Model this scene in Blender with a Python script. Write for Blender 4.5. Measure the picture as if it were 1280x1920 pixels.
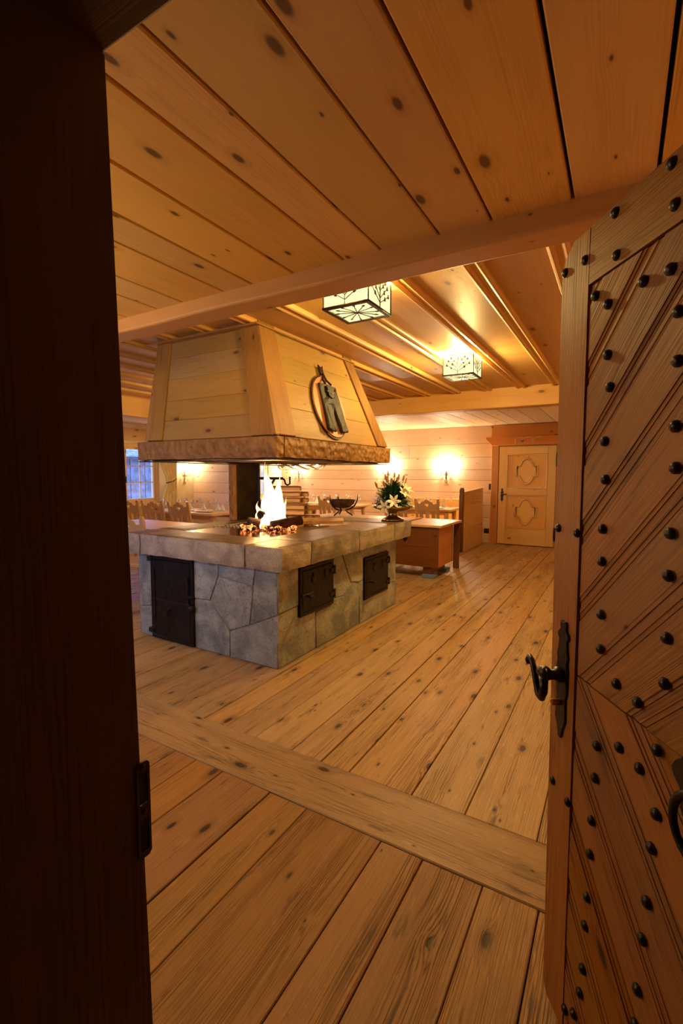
import bpy, bmesh, math, random
from mathutils import Vector, Matrix, noise as mnoise
random.seed(7)
scn = bpy.context.scene
for o in list(bpy.data.objects): bpy.data.objects.remove(o, do_unlink=True)
COL = scn.collection
PI = math.pi

# ------------------------------------------------------------------ camera
F, H = 882.0, 1.42
YAW, PITCH, ROLL = math.radians(30.6), math.radians(4.6), math.radians(0.15)
fw = Vector((-math.sin(YAW)*math.cos(PITCH), math.cos(YAW)*math.cos(PITCH), -math.sin(PITCH)))
_r0 = Vector((math.cos(YAW), math.sin(YAW), 0)); _u0 = _r0.cross(fw)
rt = _r0*math.cos(ROLL) + _u0*math.sin(ROLL); up = rt.cross(fw)
CAM = Vector((0, 0, H))
cd = bpy.data.cameras.new('camera'); cam = bpy.data.objects.new('camera', cd); COL.objects.link(cam)
cam.matrix_world = Matrix(((rt.x, up.x, -fw.x, 0), (rt.y, up.y, -fw.y, 0), (rt.z, up.z, -fw.z, H), (0, 0, 0, 1)))
cd.sensor_fit = 'VERTICAL'; cd.sensor_height = 36.0; cd.lens = F/1920*36.0
cd.clip_start = 0.02; cd.clip_end = 200
scn.camera = cam
def ray(x, y): return fw + rt*((x-640)/F) - up*((y-960)/F)
def onY(x, y, Y): d = ray(x, y); return CAM + d*(Y/d.y)
def onX(x, y, X): d = ray(x, y); return CAM + d*(X/d.x)
def onZ(x, y, Z): d = ray(x, y); return CAM + d*((Z-H)/d.z)

# ------------------------------------------------------------------ world and exposure
w = bpy.data.worlds.new('dusk_sky'); scn.world = w; w.use_nodes = True
bg = w.node_tree.nodes['Background']
bg.inputs['Color'].default_value = (0.24, 0.41, 1.0, 1); bg.inputs['Strength'].default_value = 5.2
vs = scn.view_settings
vs.view_transform = 'Standard'; vs.look = 'None'; vs.exposure = 0.5; vs.gamma = 1.0; vs.use_curve_mapping = False
# strengths of the lamps (each light is made in its lamp's builder)
P_CEIL, P_NEAR_FILL, P_SCONCE, P_FIRE, P_CHAND = 2100.0, 200.0, 17.0, 60.0, 22.0
WARM = (1.0, 0.83, 0.49); WARM2 = (1.0, 0.80, 0.55)

# ------------------------------------------------------------------ helpers: meshes
def srgb(r, g, b):
    f = lambda c: (c/255/12.92) if c/255 <= .04045 else ((c/255+.055)/1.055)**2.4
    return (f(r), f(g), f(b), 1)
def bm_new(): return bmesh.new()
def add_box(bm, a, b, bev=0.0):
    a, b = Vector(a), Vector(b)
    m = Matrix.Translation((a+b)/2) @ Matrix.Diagonal((abs(b.x-a.x), abs(b.y-a.y), abs(b.z-a.z), 1))
    r = bmesh.ops.create_cube(bm, size=1, matrix=m)
    if bev > 0:
        es = list({e for v in r['verts'] for e in v.link_edges})
        bmesh.ops.bevel(bm, geom=es, offset=bev, segments=1, affect='EDGES', profile=.5)
def add_hexa(bm, v8):
    vs_ = [bm.verts.new(p) for p in v8]       # bottom 0-3 ccw, top 4-7
    for f in ((3, 2, 1, 0), (4, 5, 6, 7), (0, 1, 5, 4), (1, 2, 6, 5), (2, 3, 7, 6), (3, 0, 4, 7)):
        bm.faces.new([vs_[i] for i in f])
def add_tube(bm, pts, rad, n=8, caps=True):
    pts = [Vector(p) for p in pts]; k = len(pts)
    rads = rad if isinstance(rad, (list, tuple)) else [rad]*k
    rings = []; ref = None
    for i, p in enumerate(pts):
        t = (pts[min(i+1, k-1)] - pts[max(i-1, 0)]).normalized()
        if ref is None: ref = Vector((0, 0, 1)) if abs(t.z) < .9 else Vector((1, 0, 0))
        a = (ref - t*ref.dot(t))
        if a.length < 1e-5: a = t.orthogonal()
        a.normalize(); b = t.cross(a); ref = a
        rings.append([bm.verts.new(p + (a*math.cos(2*PI*j/n) + b*math.sin(2*PI*j/n))*rads[i]) for j in range(n)])
    for i in range(k-1):
        for j in range(n):
            bm.faces.new((rings[i][j], rings[i][(j+1) % n], rings[i+1][(j+1) % n], rings[i+1][j]))
    if caps:
        bm.faces.new(rings[0][::-1]); bm.faces.new(rings[-1])
def add_lathe(bm, prof, n=20, c=(0, 0, 0)):
    c = Vector(c); rings = []
    for r, z in prof:
        rings.append([bm.verts.new(c + Vector((max(r, 1e-4)*math.cos(2*PI*j/n), max(r, 1e-4)*math.sin(2*PI*j/n), z))) for j in range(n)])
    for i in range(len(rings)-1):
        for j in range(n):
            bm.faces.new((rings[i][j], rings[i][(j+1) % n], rings[i+1][(j+1) % n], rings[i+1][j]))
    bm.faces.new(rings[0][::-1]); bm.faces.new(rings[-1])
def add_sphere(bm, c, r, seg=10, rings=6, sc=(1, 1, 1)):
    bmesh.ops.create_uvsphere(bm, u_segments=seg, v_segments=rings, radius=r, matrix=Matrix.Translation(c) @ Matrix.Diagonal((*sc, 1)))
def add_bar(bm, a, b, wd, th, upv=(0, 0, 1)):
    a, b = Vector(a), Vector(b); t = (b-a); L = t.length; t.normalize()
    u_ = Vector(upv); u_ = (u_ - t*u_.dot(t)); u_ = u_.normalized() if u_.length > 1e-5 else t.orthogonal().normalized()
    s = t.cross(u_)
    m = Matrix(((t.x, s.x, u_.x, 0), (t.y, s.y, u_.y, 0), (t.z, s.z, u_.z, 0), (0, 0, 0, 1)))
    bmesh.ops.create_cube(bm, size=1, matrix=Matrix.Translation((a+b)/2) @ m @ Matrix.Diagonal((L, wd, th, 1)))
def plate_mesh(loops, th, bev=0.0):
    """2D outline(s) (first outer, others holes) -> flat plate in XY, thickness th around z=0"""
    cu = bpy.data.curves.new('tmp', 'CURVE'); cu.dimensions = '2D'; cu.fill_mode = 'BOTH'
    for lp in loops:
        s = cu.splines.new('POLY'); s.points.add(len(lp)-1)
        for i, p in enumerate(lp): s.points[i].co = (p[0], p[1], 0, 1)
        s.use_cyclic_u = True
    cu.extrude = max(th/2-bev, .0002); cu.bevel_depth = bev; cu.bevel_resolution = 0
    if bev: cu.offset = -bev
    o = bpy.data.objects.new('tmp', cu); COL.objects.link(o)
    dg = bpy.context.evaluated_depsgraph_get()
    me = bpy.data.meshes.new_from_object(o.evaluated_get(dg))
    bpy.data.objects.remove(o); bpy.data.curves.remove(cu); me.materials.clear()
    return me
def bm_add_mesh(bm, me, mat=None):
    n0 = len(bm.verts); bm.from_mesh(me); bm.verts.ensure_lookup_table()
    if mat is not None: bmesh.ops.transform(bm, matrix=mat, verts=bm.verts[n0:])
def shrink(poly, d):
    n = len(poly); P = [Vector((p[0], p[1])) for p in poly]
    if sum(P[i].x*P[(i+1) % n].y - P[(i+1) % n].x*P[i].y for i in range(n)) < 0: P.reverse()
    out = []
    for i in range(n):
        a, b, c = P[i-1], P[i], P[(i+1) % n]
        e1 = (b-a).normalized(); e2 = (c-b).normalized()
        n1 = Vector((-e1.y, e1.x)); n2 = Vector((-e2.y, e2.x)); m = n1+n2
        k = m.dot(n1)
        out.append(b + m*(d/max(k, .35)))
    return out
def clip(poly, a, b, c):
    """keep a*x+b*y >= c"""
    out = []; n = len(poly)
    for i in range(n):
        p, q = poly[i], poly[(i+1) % n]
        dp, dq = a*p[0]+b*p[1]-c, a*q[0]+b*q[1]-c
        if dp >= 0: out.append(p)
        if (dp >= 0) != (dq >= 0):
            t = dp/(dp-dq); out.append((p[0]+(q[0]-p[0])*t, p[1]+(q[1]-p[1])*t))
    return out
def obj(name, data, mat, parent=None, loc=(0, 0, 0), rot=None, smooth=False, mw=None, kind=None):
    if isinstance(data, bmesh.types.BMesh):
        me = bpy.data.meshes.new(name)
        bmesh.ops.recalc_face_normals(data, faces=data.faces); data.to_mesh(me); data.free()
    else: me = data
    if mat is not None and not me.materials: me.materials.append(mat)
    if smooth:
        for p in me.polygons: p.use_smooth = True
    o = bpy.data.objects.new(name, me); COL.objects.link(o)
    if parent: o.parent = parent
    if mw is not None: o.matrix_local = mw
    else:
        o.location = loc
        if rot: o.rotation_euler = rot
    if kind: o['kind'] = kind
    return o
def tag(o, label, cat, group=None):
    o['label'] = label; o['category'] = cat
    if group: o['group'] = group
    return o
def thing(name, label, cat, loc=(0, 0, 0), rotz=0, group=None):
    o = bpy.data.objects.new(name, None); COL.objects.link(o); o.location = loc; o.rotation_euler = (0, 0, rotz)
    o.empty_display_size = .1
    return tag(o, label, cat, group)
def dup(root, loc, rotz, label=None):
    r = root.copy(); COL.objects.link(r); r.location = loc; r.rotation_euler = (0, 0, rotz)
    if label: r['label'] = label
    for ch in list(root.children):
        c = ch.copy(); COL.objects.link(c); c.parent = r
        for g in list(ch.children):
            d = g.copy(); COL.objects.link(d); d.parent = c
    return r
def struct(name, data, mat, **k): return obj(name, data, mat, kind='structure', **k)
def boxo(name, a, b, mat, parent=None, bev=0.0, **k):
    """a box object with its origin at its own centre (parent must be unrotated, at P)"""
    a, b = Vector(a), Vector(b); c = (a+b)/2; bm = bm_new(); add_box(bm, a-c, b-c, bev)
    return obj(name, bm, mat, parent, loc=c, **k)
def light(name, parent, loc, power, color, radius):
    l = bpy.data.lights.new(name, 'POINT'); l.energy = power; l.color = color; l.shadow_soft_size = radius
    o = bpy.data.objects.new(name, l); COL.objects.link(o); o.parent = parent; o.location = loc
    return o

# ------------------------------------------------------------------ helpers: materials
class NT:
    def __init__(s, name):
        s.m = bpy.data.materials.new(name); s.m.use_nodes = True; s.t = s.m.node_tree; s.N = s.t.nodes; s.L = s.t.links
        s.b = s.N['Principled BSDF']; s.out = s.N['Material Output']
    def n(s, typ, **k):
        x = s.N.new('ShaderNode'+typ)
        for a, v in k.items(): setattr(x, a, v)
        return x
    def put(s, sock, v):
        if hasattr(v, 'bl_idname') or isinstance(v, bpy.types.NodeSocket): s.L.new(v, sock)
        else: sock.default_value = v
    def math(s, op, a, b=None, c=None, clamp=False):
        x = s.n('Math', operation=op, use_clamp=clamp); s.put(x.inputs[0], a)
        if b is not None: s.put(x.inputs[1], b)
        if c is not None: s.put(x.inputs[2], c)
        return x.outputs[0]
    def mix(s, f, a, b, blend='MIX'):
        x = s.n('Mix', data_type='RGBA', blend_type=blend); s.put(x.inputs[0], f); s.put(x.inputs[6], a); s.put(x.inputs[7], b)
        return x.outputs[2]
    def noise(s, vec, scale, detail=2, rough=.5, dim='3D', dist=0):
        x = s.n('TexNoise', noise_dimensions=dim); s.put(x.inputs['Vector'], vec)
        x.inputs['Scale'].default_value = scale; x.inputs['Detail'].default_value = detail
        x.inputs['Roughness'].default_value = rough; x.inputs['Distortion'].default_value = dist
        return x.outputs['Fac']
    def ramp(s, v, lo, hi):
        x = s.n('MapRange', interpolation_type='SMOOTHSTEP'); s.put(x.inputs[0], v)
        x.inputs[1].default_value = lo; x.inputs[2].default_value = hi
        return x.outputs[0]
    def bump(s, h, strength, dist=.01):
        x = s.n('Bump'); x.inputs['Strength'].default_value = strength; x.inputs['Distance'].default_value = dist
        s.put(x.inputs['Height'], h); s.L.new(x.outputs[0], s.b.inputs['Normal'])
_wood = {}
STY = dict(  # light, dark, knot, grain freq, grain contrast, knot scale, roughness, bump, wear
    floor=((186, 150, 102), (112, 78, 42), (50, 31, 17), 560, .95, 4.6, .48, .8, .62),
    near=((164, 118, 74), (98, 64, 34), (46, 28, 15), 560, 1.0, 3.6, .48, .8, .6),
    ceil=((224, 172, 98), (190, 130, 62), (84, 48, 20), 420, .45, 4.8, .60, .15, .1),
    batten=((212, 158, 92), (178, 120, 60), (96, 56, 24), 420, .35, 3.2, .50, .12, .1),
    pale=((234, 206, 164), (214, 178, 130), (150, 96, 56), 380, .30, 3.2, .6, .1, .05),
    wall=((222, 184, 150), (204, 158, 122), (140, 88, 58), 380, .30, 3.8, .6, .1, .05),
    hood=((178, 136, 68), (138, 95, 40), (84, 50, 22), 400, .35, 3.6, .6, .2, .25),
    post=((164, 114, 56), (116, 72, 30), (64, 38, 16), 300, .7, 2.6, .6, .5, .4),
    beam=((214, 154, 88), (186, 122, 60), (104, 62, 32), 300, .35, 2.4, .55, .2, .15),
    door=((166, 102, 46), (108, 60, 25), (52, 30, 14), 520, .75, 3.0, .56, .35, .5),
    pine=((232, 184, 118), (212, 154, 86), (140, 82, 36), 380, .30, 3.4, .45, .1, .05),
    red=((210, 138, 80), (186, 110, 56), (112, 60, 28), 380, .30, 3.0, .5, .1, .05),
    chest=((118, 66, 38), (84, 44, 24), (60, 32, 18), 420, .5, 2.6, .5, .25, .3),
    chair=((212, 164, 112), (184, 130, 80), (120, 72, 38), 420, .35, 1.6, .45, .1, .1),
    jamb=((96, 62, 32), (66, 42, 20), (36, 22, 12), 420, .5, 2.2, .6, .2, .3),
    log=((214, 168, 112), (160, 110, 62), (80, 48, 24), 500, .7, 1.6, .7, .5, .4),
)
def wood(sty, axis='Y'):
    key = (sty, axis)
    if key in _wood: return _wood[key]
    li, da, kn, gf, gc, ks, ro, bu, wear = STY[sty]
    s = NT(f'wood_{sty}_{axis.lower()}')
    tc = s.n('TexCoord'); oi = s.n('ObjectInfo'); rnd = oi.outputs['Random']
    sx = s.n('SeparateXYZ'); s.L.new(tc.outputs['Object'], sx.inputs[0])
    ax = 'XYZ'.index(axis); oth = [i for i in range(3) if i != ax]
    Lc = s.math('ADD', sx.outputs[ax], s.math('MULTIPLY', rnd, 61.7))
    Cc = s.math('ADD', s.math('ADD', sx.outputs[oth[0]], sx.outputs[oth[1]]), s.math('MULTIPLY', rnd, 23.1))
    def v2(a, b):
        c = s.n('CombineXYZ'); s.put(c.inputs[0], s.math('MULTIPLY', Lc, a)); s.put(c.inputs[1], s.math('MULTIPLY', Cc, b)); return c.outputs[0]
    vo = s.n('TexVoronoi', voronoi_dimensions='2D', feature='F1'); s.L.new(v2(ks*.55, ks*1.25), vo.inputs['Vector']); vo.inputs['Scale'].default_value = 1.0
    vo.inputs['Randomness'].default_value = 1.0
    d = vo.outputs['Distance']; sc = s.n('SeparateColor'); s.L.new(vo.outputs['Color'], sc.inputs[0])
    size = s.math('MULTIPLY', s.math('POWER', sc.outputs[0], 1.8), .024*ks)     # some cells have no knot
    kmask = s.math('SUBTRACT', 1.0, s.ramp(s.math('DIVIDE', d, s.math('ADD', size, .004)), .55, 1.15))
    near = s.math('POWER', 2.718, s.math('MULTIPLY', d, -9.0))
    n1 = s.noise(v2(.55, 4.0), 1.0, 2, .5, '2D')
    ph = s.math('ADD', s.math('MULTIPLY', Cc, gf), s.math('MULTIPLY', n1, 26.0+gf*.05))
    ph = s.math('ADD', ph, s.math('MULTIPLY', s.math('MULTIPLY', near, sc.outputs[0]), 30.0))
    ph = s.math('ADD', ph, s.math('MULTIPLY', s.noise(v2(.12, 16.0), 1.0, 3, .6, '2D'), 46.0))
    ring = s.math('MULTIPLY_ADD', s.math('SINE', ph), .5, .5)
    ring = s.math('POWER', ring, 2.6)
    ring = s.math('MULTIPLY', ring, s.ramp(s.noise(v2(.5, 9.0), 1.0, 2, .5, '2D'), .36, .66))
    n2 = s.noise(v2(3.0, 190.0), 1.0, 3, .6, '2D')
    n3 = s.noise(v2(1.1, 5.0), 1.0, 3, .55, '2D')
    f = s.math('ADD', s.math('MULTIPLY', ring, gc*.75), s.math('MULTIPLY', s.math('SUBTRACT', n2, .5), gc*1.2))
    f = s.math('ADD', f, s.math('MULTIPLY', s.math('SUBTRACT', n3, .45), .9), clamp=True)
    col = s.mix(f, srgb(*li), srgb(*da))
    if wear > .15:
        n4 = s.ramp(s.noise(v2(3.2, 22.0), 1.0, 4, .65, '2D'), .60, .75)
        col = s.mix(s.math('MULTIPLY', n4, wear), col, srgb(*[int(c*.62) for c in da]))
        n5 = s.ramp(s.noise(v2(9.0, 70.0), 1.0, 2, .6, '2D'), .66, .74)
        col = s.mix(s.math('MULTIPLY', n5, wear*.8), col, srgb(*[min(255, int(c*1.18)) for c in li]))
    halo = s.math('MULTIPLY', s.math('SUBTRACT', 1.0, s.ramp(s.math('DIVIDE', d, s.math('ADD', size, .004)), .8, 2.6)), .45)
    col = s.mix(halo, col, srgb(*da))
    col = s.mix(s.math('MULTIPLY', kmask, .88), col, srgb(*kn))
    hs = s.n('HueSaturation'); s.put(hs.inputs['Color'], col)
    s.put(hs.inputs['Value'], s.math('MULTIPLY_ADD', rnd, .26, .87)); s.put(hs.inputs['Saturation'], s.math('MULTIPLY_ADD', s.math('FRACT', s.math('MULTIPLY', rnd, 7.3)), .14, .93))
    s.put(hs.inputs['Hue'], s.math('MULTIPLY_ADD', s.math('FRACT', s.math('MULTIPLY', rnd, 3.7)), .012, .501))
    s.L.new(hs.outputs[0], s.b.inputs['Base Color'])
    s.put(s.b.inputs['Roughness'], s.math('MULTIPLY_ADD', f, .2, ro-.05))
    hgt = s.math('SUBTRACT', s.math('MULTIPLY', s.math('ADD', s.math('MULTIPLY', ring, .55), n2), -.5), s.math('MULTIPLY', kmask, .4))
    s.bump(hgt, bu, .004)
    _wood[key] = s.m
    return s.m
def plain(name, col, rough=.5, metal=0.0, noise=None, bump=0.0, bscale=40, trans=None, emit=None, estr=0):
    s = NT(name); tc = s.n('TexCoord')
    c = srgb(*col)
    if noise:
        f = s.noise(tc.outputs['Object'], noise[1], 4, .6); c2 = srgb(*noise[0])
        s.L.new(s.mix(s.ramp(f, .35, .65), c, c2), s.b.inputs['Base Color'])
    else: s.b.inputs['Base Color'].default_value = c
    s.b.inputs['Roughness'].default_value = rough; s.b.inputs['Metallic'].default_value = metal
    if bump: s.bump(s.noise(tc.outputs['Object'], bscale, 4, .6), bump, .01)
    if trans: s.b.inputs['Transmission Weight'].default_value = trans
    if emit: s.b.inputs['Emission Color'].default_value = srgb(*emit); s.b.inputs['Emission Strength'].default_value = estr
    return s.m
def stone_mat(name, c1, c2, c3, fine=60, bump=.6, spark=False):
    s = NT(name); tc = s.n('TexCoord'); oi = s.n('ObjectInfo')
    va = s.n('VectorMath', operation='ADD'); s.L.new(tc.outputs['Object'], va.inputs[0])
    vm = s.n('CombineXYZ'); 
    for i in range(3): s.put(vm.inputs[i], s.math('MULTIPLY', oi.outputs['Random'], 13.7+5*i))
    s.L.new(vm.outputs[0], va.inputs[1]); v = va.outputs[0]
    a = s.noise(v, 5, 6, .62, dist=.6); b = s.noise(v, fine, 5, .7); g = s.noise(v, 1.6, 2)
    col = s.mix(s.ramp(a, .32, .68), srgb(*c1), srgb(*c2)); col = s.mix(s.math('MULTIPLY', s.ramp(b, .5, .72), .75), col, srgb(*c3))
    hs = s.n('HueSaturation'); s.put(hs.inputs['Color'], col); s.put(hs.inputs['Value'], s.math('MULTIPLY_ADD', oi.outputs['Random'], .3, .85))
    s.L.new(hs.outputs[0], s.b.inputs['Base Color']); s.b.inputs['Roughness'].default_value = .62
    s.bump(s.math('ADD', s.math('MULTIPLY', a, 1.4), s.math('MULTIPLY', b, .5)), bump, .012)
    return s.m
M_STONE = stone_mat('grey_gneiss', (126, 134, 132), (182, 186, 176), (78, 84, 84), fine=45, bump=.9)
M_SLAB = stone_mat('slab_granite', (146, 134, 114), (190, 178, 154), (104, 92, 76), fine=90, bump=1.0)
M_SLABTOP = stone_mat('slab_shaded_top', (88, 64, 42), (122, 94, 64), (56, 40, 26), fine=120, bump=.35)  # dark brown top: the hood's shade put into the colour
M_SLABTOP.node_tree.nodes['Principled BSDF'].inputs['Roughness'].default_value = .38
M_MORTAR = plain('mortar', (176, 172, 164), .9, noise=((120, 116, 108), 60), bump=.3)
M_IRON = plain('black_iron', (34, 34, 37), .42, .7, noise=((50, 48, 48), 25), bump=.08, bscale=60)
M_IRON2 = plain('wrought_iron', (46, 40, 40), .34, .6, noise=((58, 50, 48), 30), bump=.15, bscale=80)
M_PLATE = plain('fire_plate_steel', (70, 58, 46), .16, .85, noise=((94, 78, 60), 5))
M_SOOT = plain('sooty_steel', (40, 34, 24), .5, .5, noise=((66, 54, 34), 6))
M_DARK = plain('dark_gap', (16, 11, 7), .9)
M_PLASTER = plain('cream_plaster', (238, 220, 178), .85, noise=((226, 206, 164), 4), bump=.08)
M_WHITE = plain('white_linen', (236, 232, 226), .8, noise=((222, 218, 212), 30))
M_BRASS = plain('brass', (190, 140, 70), .3, 1.0)
M_OLDBRASS = plain('dull_brass', (96, 78, 46), .5, .8)
M_PEWTER = plain('aged_pewter', (172, 158, 120), .24, 1.0, noise=((140, 124, 90), 12))
M_LEATHER = plain('dark_leather', (38, 31, 17), .62, noise=((26, 21, 12), 14), bump=.4, bscale=24)
M_BONE = plain('antler_bone', (226, 206, 170), .5, noise=((170, 136, 94), 14), bump=.2)
M_LEAF = plain('leaf_green', (44, 82, 34), .45, noise=((70, 112, 46), 18))
M_PETAL = plain('lily_petal', (246, 240, 214), .5, noise=((236, 222, 180), 20))
M_PINK = plain('lily_bud_pink', (222, 164, 150), .5, noise=((196, 190, 130), 24))
M_BLUEF = plain('pale_blue_blossom', (176, 186, 226), .6)
M_CURTAIN = plain('cream_curtain', (240, 222, 164), .85, noise=((226, 204, 140), 8), bump=.1)
M_BLACKPL = plain('black_plastic', (22, 22, 24), .35)
M_CUSHION = plain('blue_grey_fabric', (110, 130, 176), .9)
M_PAINTED = plain('painted_cream', (232, 210, 160), .6)
def mk_glass():
    s = NT('window_glass'); N = s.N; tr = s.n('BsdfTransparent'); gl = s.n('BsdfGlossy'); gl.inputs['Roughness'].default_value = .02
    mx = s.n('MixShader'); mx.inputs[0].default_value = .07; s.L.new(tr.outputs[0], mx.inputs[1]); s.L.new(gl.outputs[0], mx.inputs[2]); s.L.new(mx.outputs[0], s.out.inputs[0])
    return s.m
M_GLASS = mk_glass()
def mk_lampglass():
    s = NT('cream_lamp_glass'); tr = s.n('BsdfTransparent'); tr.inputs[0].default_value = (1, .93, .72, 1)
    em = s.n('Emission'); em.inputs[0].default_value = (1.0, .88, .42, 1); em.inputs[1].default_value = 1.0
    mx = s.n('MixShader'); mx.inputs[0].default_value = .80; s.L.new(tr.outputs[0], mx.inputs[1]); s.L.new(em.outputs[0], mx.inputs[2]); s.L.new(mx.outputs[0], s.out.inputs[0])
    return s.m
M_LAMPGLASS = mk_lampglass()
def emis(name, col, st):
    s = NT(name); e = s.n('Emission'); e.inputs[0].default_value = (*col, 1); e.inputs[1].default_value = st; s.L.new(e.outputs[0], s.out.inputs[0]); return s.m
M_BULB = emis('candle_bulb_glow', (1, .82, .55), 60)
def mk_flame():
    s = NT('flame'); tc = s.n('TexCoord'); sx = s.n('SeparateXYZ'); s.L.new(tc.outputs['Generated'], sx.inputs[0])
    z = sx.outputs[2]; lw = s.n('LayerWeight'); lw.inputs[0].default_value = .35
    body = s.math('SUBTRACT', 1.0, lw.outputs['Facing'])
    nz = s.noise(tc.outputs['Object'], 9, 3)
    a = s.math('MULTIPLY', s.ramp(body, .1, .8), s.math('SUBTRACT', 1.15, s.math('MULTIPLY', z, z), clamp=True)); a = s.math('MULTIPLY', a, s.math('MULTIPLY_ADD', nz, .6, .55), clamp=True)
    em = s.n('Emission'); s.put(em.inputs[0], s.mix(z, (1, .62, .25, 1), (1, .48, .10, 1))); em.inputs[1].default_value = 7
    tr = s.n('BsdfTransparent'); mx = s.n('MixShader'); s.put(mx.inputs[0], a); s.L.new(tr.outputs[0], mx.inputs[1]); s.L.new(em.outputs[0], mx.inputs[2]); s.L.new(mx.outputs[0], s.out.inputs[0])
    return s.m
M_FLAME = mk_flame()
def mk_ember():
    s = NT('glowing_embers'); tc = s.n('TexCoord'); n = s.noise(tc.outputs['Object'], 38, 3)
    s.b.inputs['Base Color'].default_value = (.03, .025, .025, 1); s.b.inputs['Roughness'].default_value = .9
    s.b.inputs['Emission Color'].default_value = (1, .22, .05, 1); s.put(s.b.inputs['Emission Strength'], s.math('MULTIPLY', s.ramp(n, .46, .64), 3.0))
    return s.m
M_EMBER = mk_ember()
def mk_fascia():
    s = NT('adzed_fascia_wood'); tc = s.n('TexCoord'); vo = s.n('TexVoronoi', feature='SMOOTH_F1'); s.L.new(tc.outputs['Object'], vo.inputs['Vector']); vo.inputs['Scale'].default_value = 22
    n = s.noise(tc.outputs['Object'], 9, 3)
    s.L.new(s.mix(n, srgb(168, 122, 64), srgb(124, 84, 40)), s.b.inputs['Base Color']); s.b.inputs['Roughness'].default_value = .6
    s.bump(vo.outputs['Distance'], .55, .05); return s.m
M_FASCIA = mk_fascia()

# =================================================================== THE SETTING
XL, XR, YB = -7.7, 0.78, 9.95          # room: left wall, right wall, back wall
ZN, ZM, ZB = 2.35, 2.54, 2.42          # ceilings: near strip, middle (battened), back
YF0, YF1 = 0.12, 0.43                  # front wall with the doorway we look through
JX, HX = -0.58, 0.455                  # doorway from left jamb to hinge jamb

def edges_fill(known, lo, hi, wmin=.2, wmax=.34):
    e = sorted(known)
    while e[0] - lo > wmax: e.insert(0, e[0]-random.uniform(wmin, wmax))
    if e[0] - lo > .08: e.insert(0, lo)
    else: e[0] = lo
    while hi - e[-1] > wmax: e.append(e[-1]+random.uniform(wmin, wmax))
    if hi - e[-1] > .08: e.append(hi)
    else: e[-1] = hi
    return e
# floor
floor = struct('floor', (lambda b: (add_box(b, (XL, -1.6, -.09), (XR, YB, -.034)), b)[1])(bm_new()), M_DARK)
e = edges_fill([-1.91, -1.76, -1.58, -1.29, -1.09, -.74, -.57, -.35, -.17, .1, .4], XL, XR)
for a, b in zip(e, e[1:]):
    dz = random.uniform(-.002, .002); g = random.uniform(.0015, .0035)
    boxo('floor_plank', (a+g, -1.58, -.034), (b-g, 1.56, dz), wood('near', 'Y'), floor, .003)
boxo('threshold_plank', (XL, 1.563, -.034), (XR, 1.862, .004), wood('floor', 'X'), floor, .004)
e = edges_fill([-2.55, -2.35, -2.03, -1.86, -1.64, -1.4, -1.22, -1.06, -.74, -.5, -.22, .1, .42], XL, XR)
for i, (a, b) in enumerate(zip(e, e[1:])):
    cut = random.choice([5.6, 6.9, 7.6, 8.4]); g = random.uniform(.0012, .003)
    for y0, y1 in ((1.866, cut), (cut+.003, YB-.02)):
        boxo('floor_plank', (a+g, y0, -.034), (b-g, y1, random.uniform(-.002, .002)), wood('floor', 'Y'), floor, .003)

# ceilings
ceiling = struct('ceiling', (lambda b: (add_box(b, (XL, YF1-.3, ZM+.05), (XR, YB, ZM+.15)), b)[1])(bm_new()), M_DARK)
e = edges_fill([-2.58, -2.3, -2.09, -1.79, -1.6, -1.35, -1.08, -.9, -.65, -.45, -.18, .06, .34], XL, XR)
for a, b in zip(e, e[1:]):
    g = random.uniform(.003, .006)
    boxo('ceiling_board', (a+g, YF1-.02, ZN), (b-g, 1.88, ZN+.035), wood('ceil', 'Y'), ceiling, .004)
boxo('board_backing', (XL, YF1-.02, ZN+.036), (XR, 1.88, ZN+.05), M_DARK, ceiling)
def beam_mesh(L, ax, w_, h_):
    bm = bm_new()
    a = (-L/2, -w_/2, -h_/2) if ax == 'X' else (-w_/2, -L/2, -h_/2)
    add_box(bm, a, [-c for c in a])
    es = [e_ for e_ in bm.edges if abs((e_.verts[0].co-e_.verts[1].co).length - L) < 1e-4]
    bmesh.ops.bevel(bm, geom=es, offset=.014, segments=3, affect='EDGES', profile=.5)
    n = 30; ax_i = 0 if ax == 'X' else 1
    for k in range(1, n):
        co = [0, 0, 0]; co[ax_i] = -L/2+L*k/n; no = [0, 0, 0]; no[ax_i] = 1
        bmesh.ops.bisect_plane(bm, geom=bm.verts[:]+bm.edges[:]+bm.faces[:], plane_co=co, plane_no=no)
    for v in bm.verts:
        d = mnoise.noise_vector(v.co*2.2)*.006; d[ax_i] = 0; v.co += d
    return bm
boxb = [('X', (-3.46, 1.915, (2.275+2.62)/2), XR-XL, .15, 2.62-2.275), ('X', (-3.46, 6.5, (2.29+2.62)/2), XR-XL, .2, .33),
        ('Y', (-6.22, 4.2, (2.25+2.62)/2), 4.35, .2, .37)]
for ax, c, L, w_, h_ in boxb:
    obj('ceiling_beam', beam_mesh(L, ax, w_, h_), wood('beam', ax), ceiling, loc=c, smooth=False)
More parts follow.
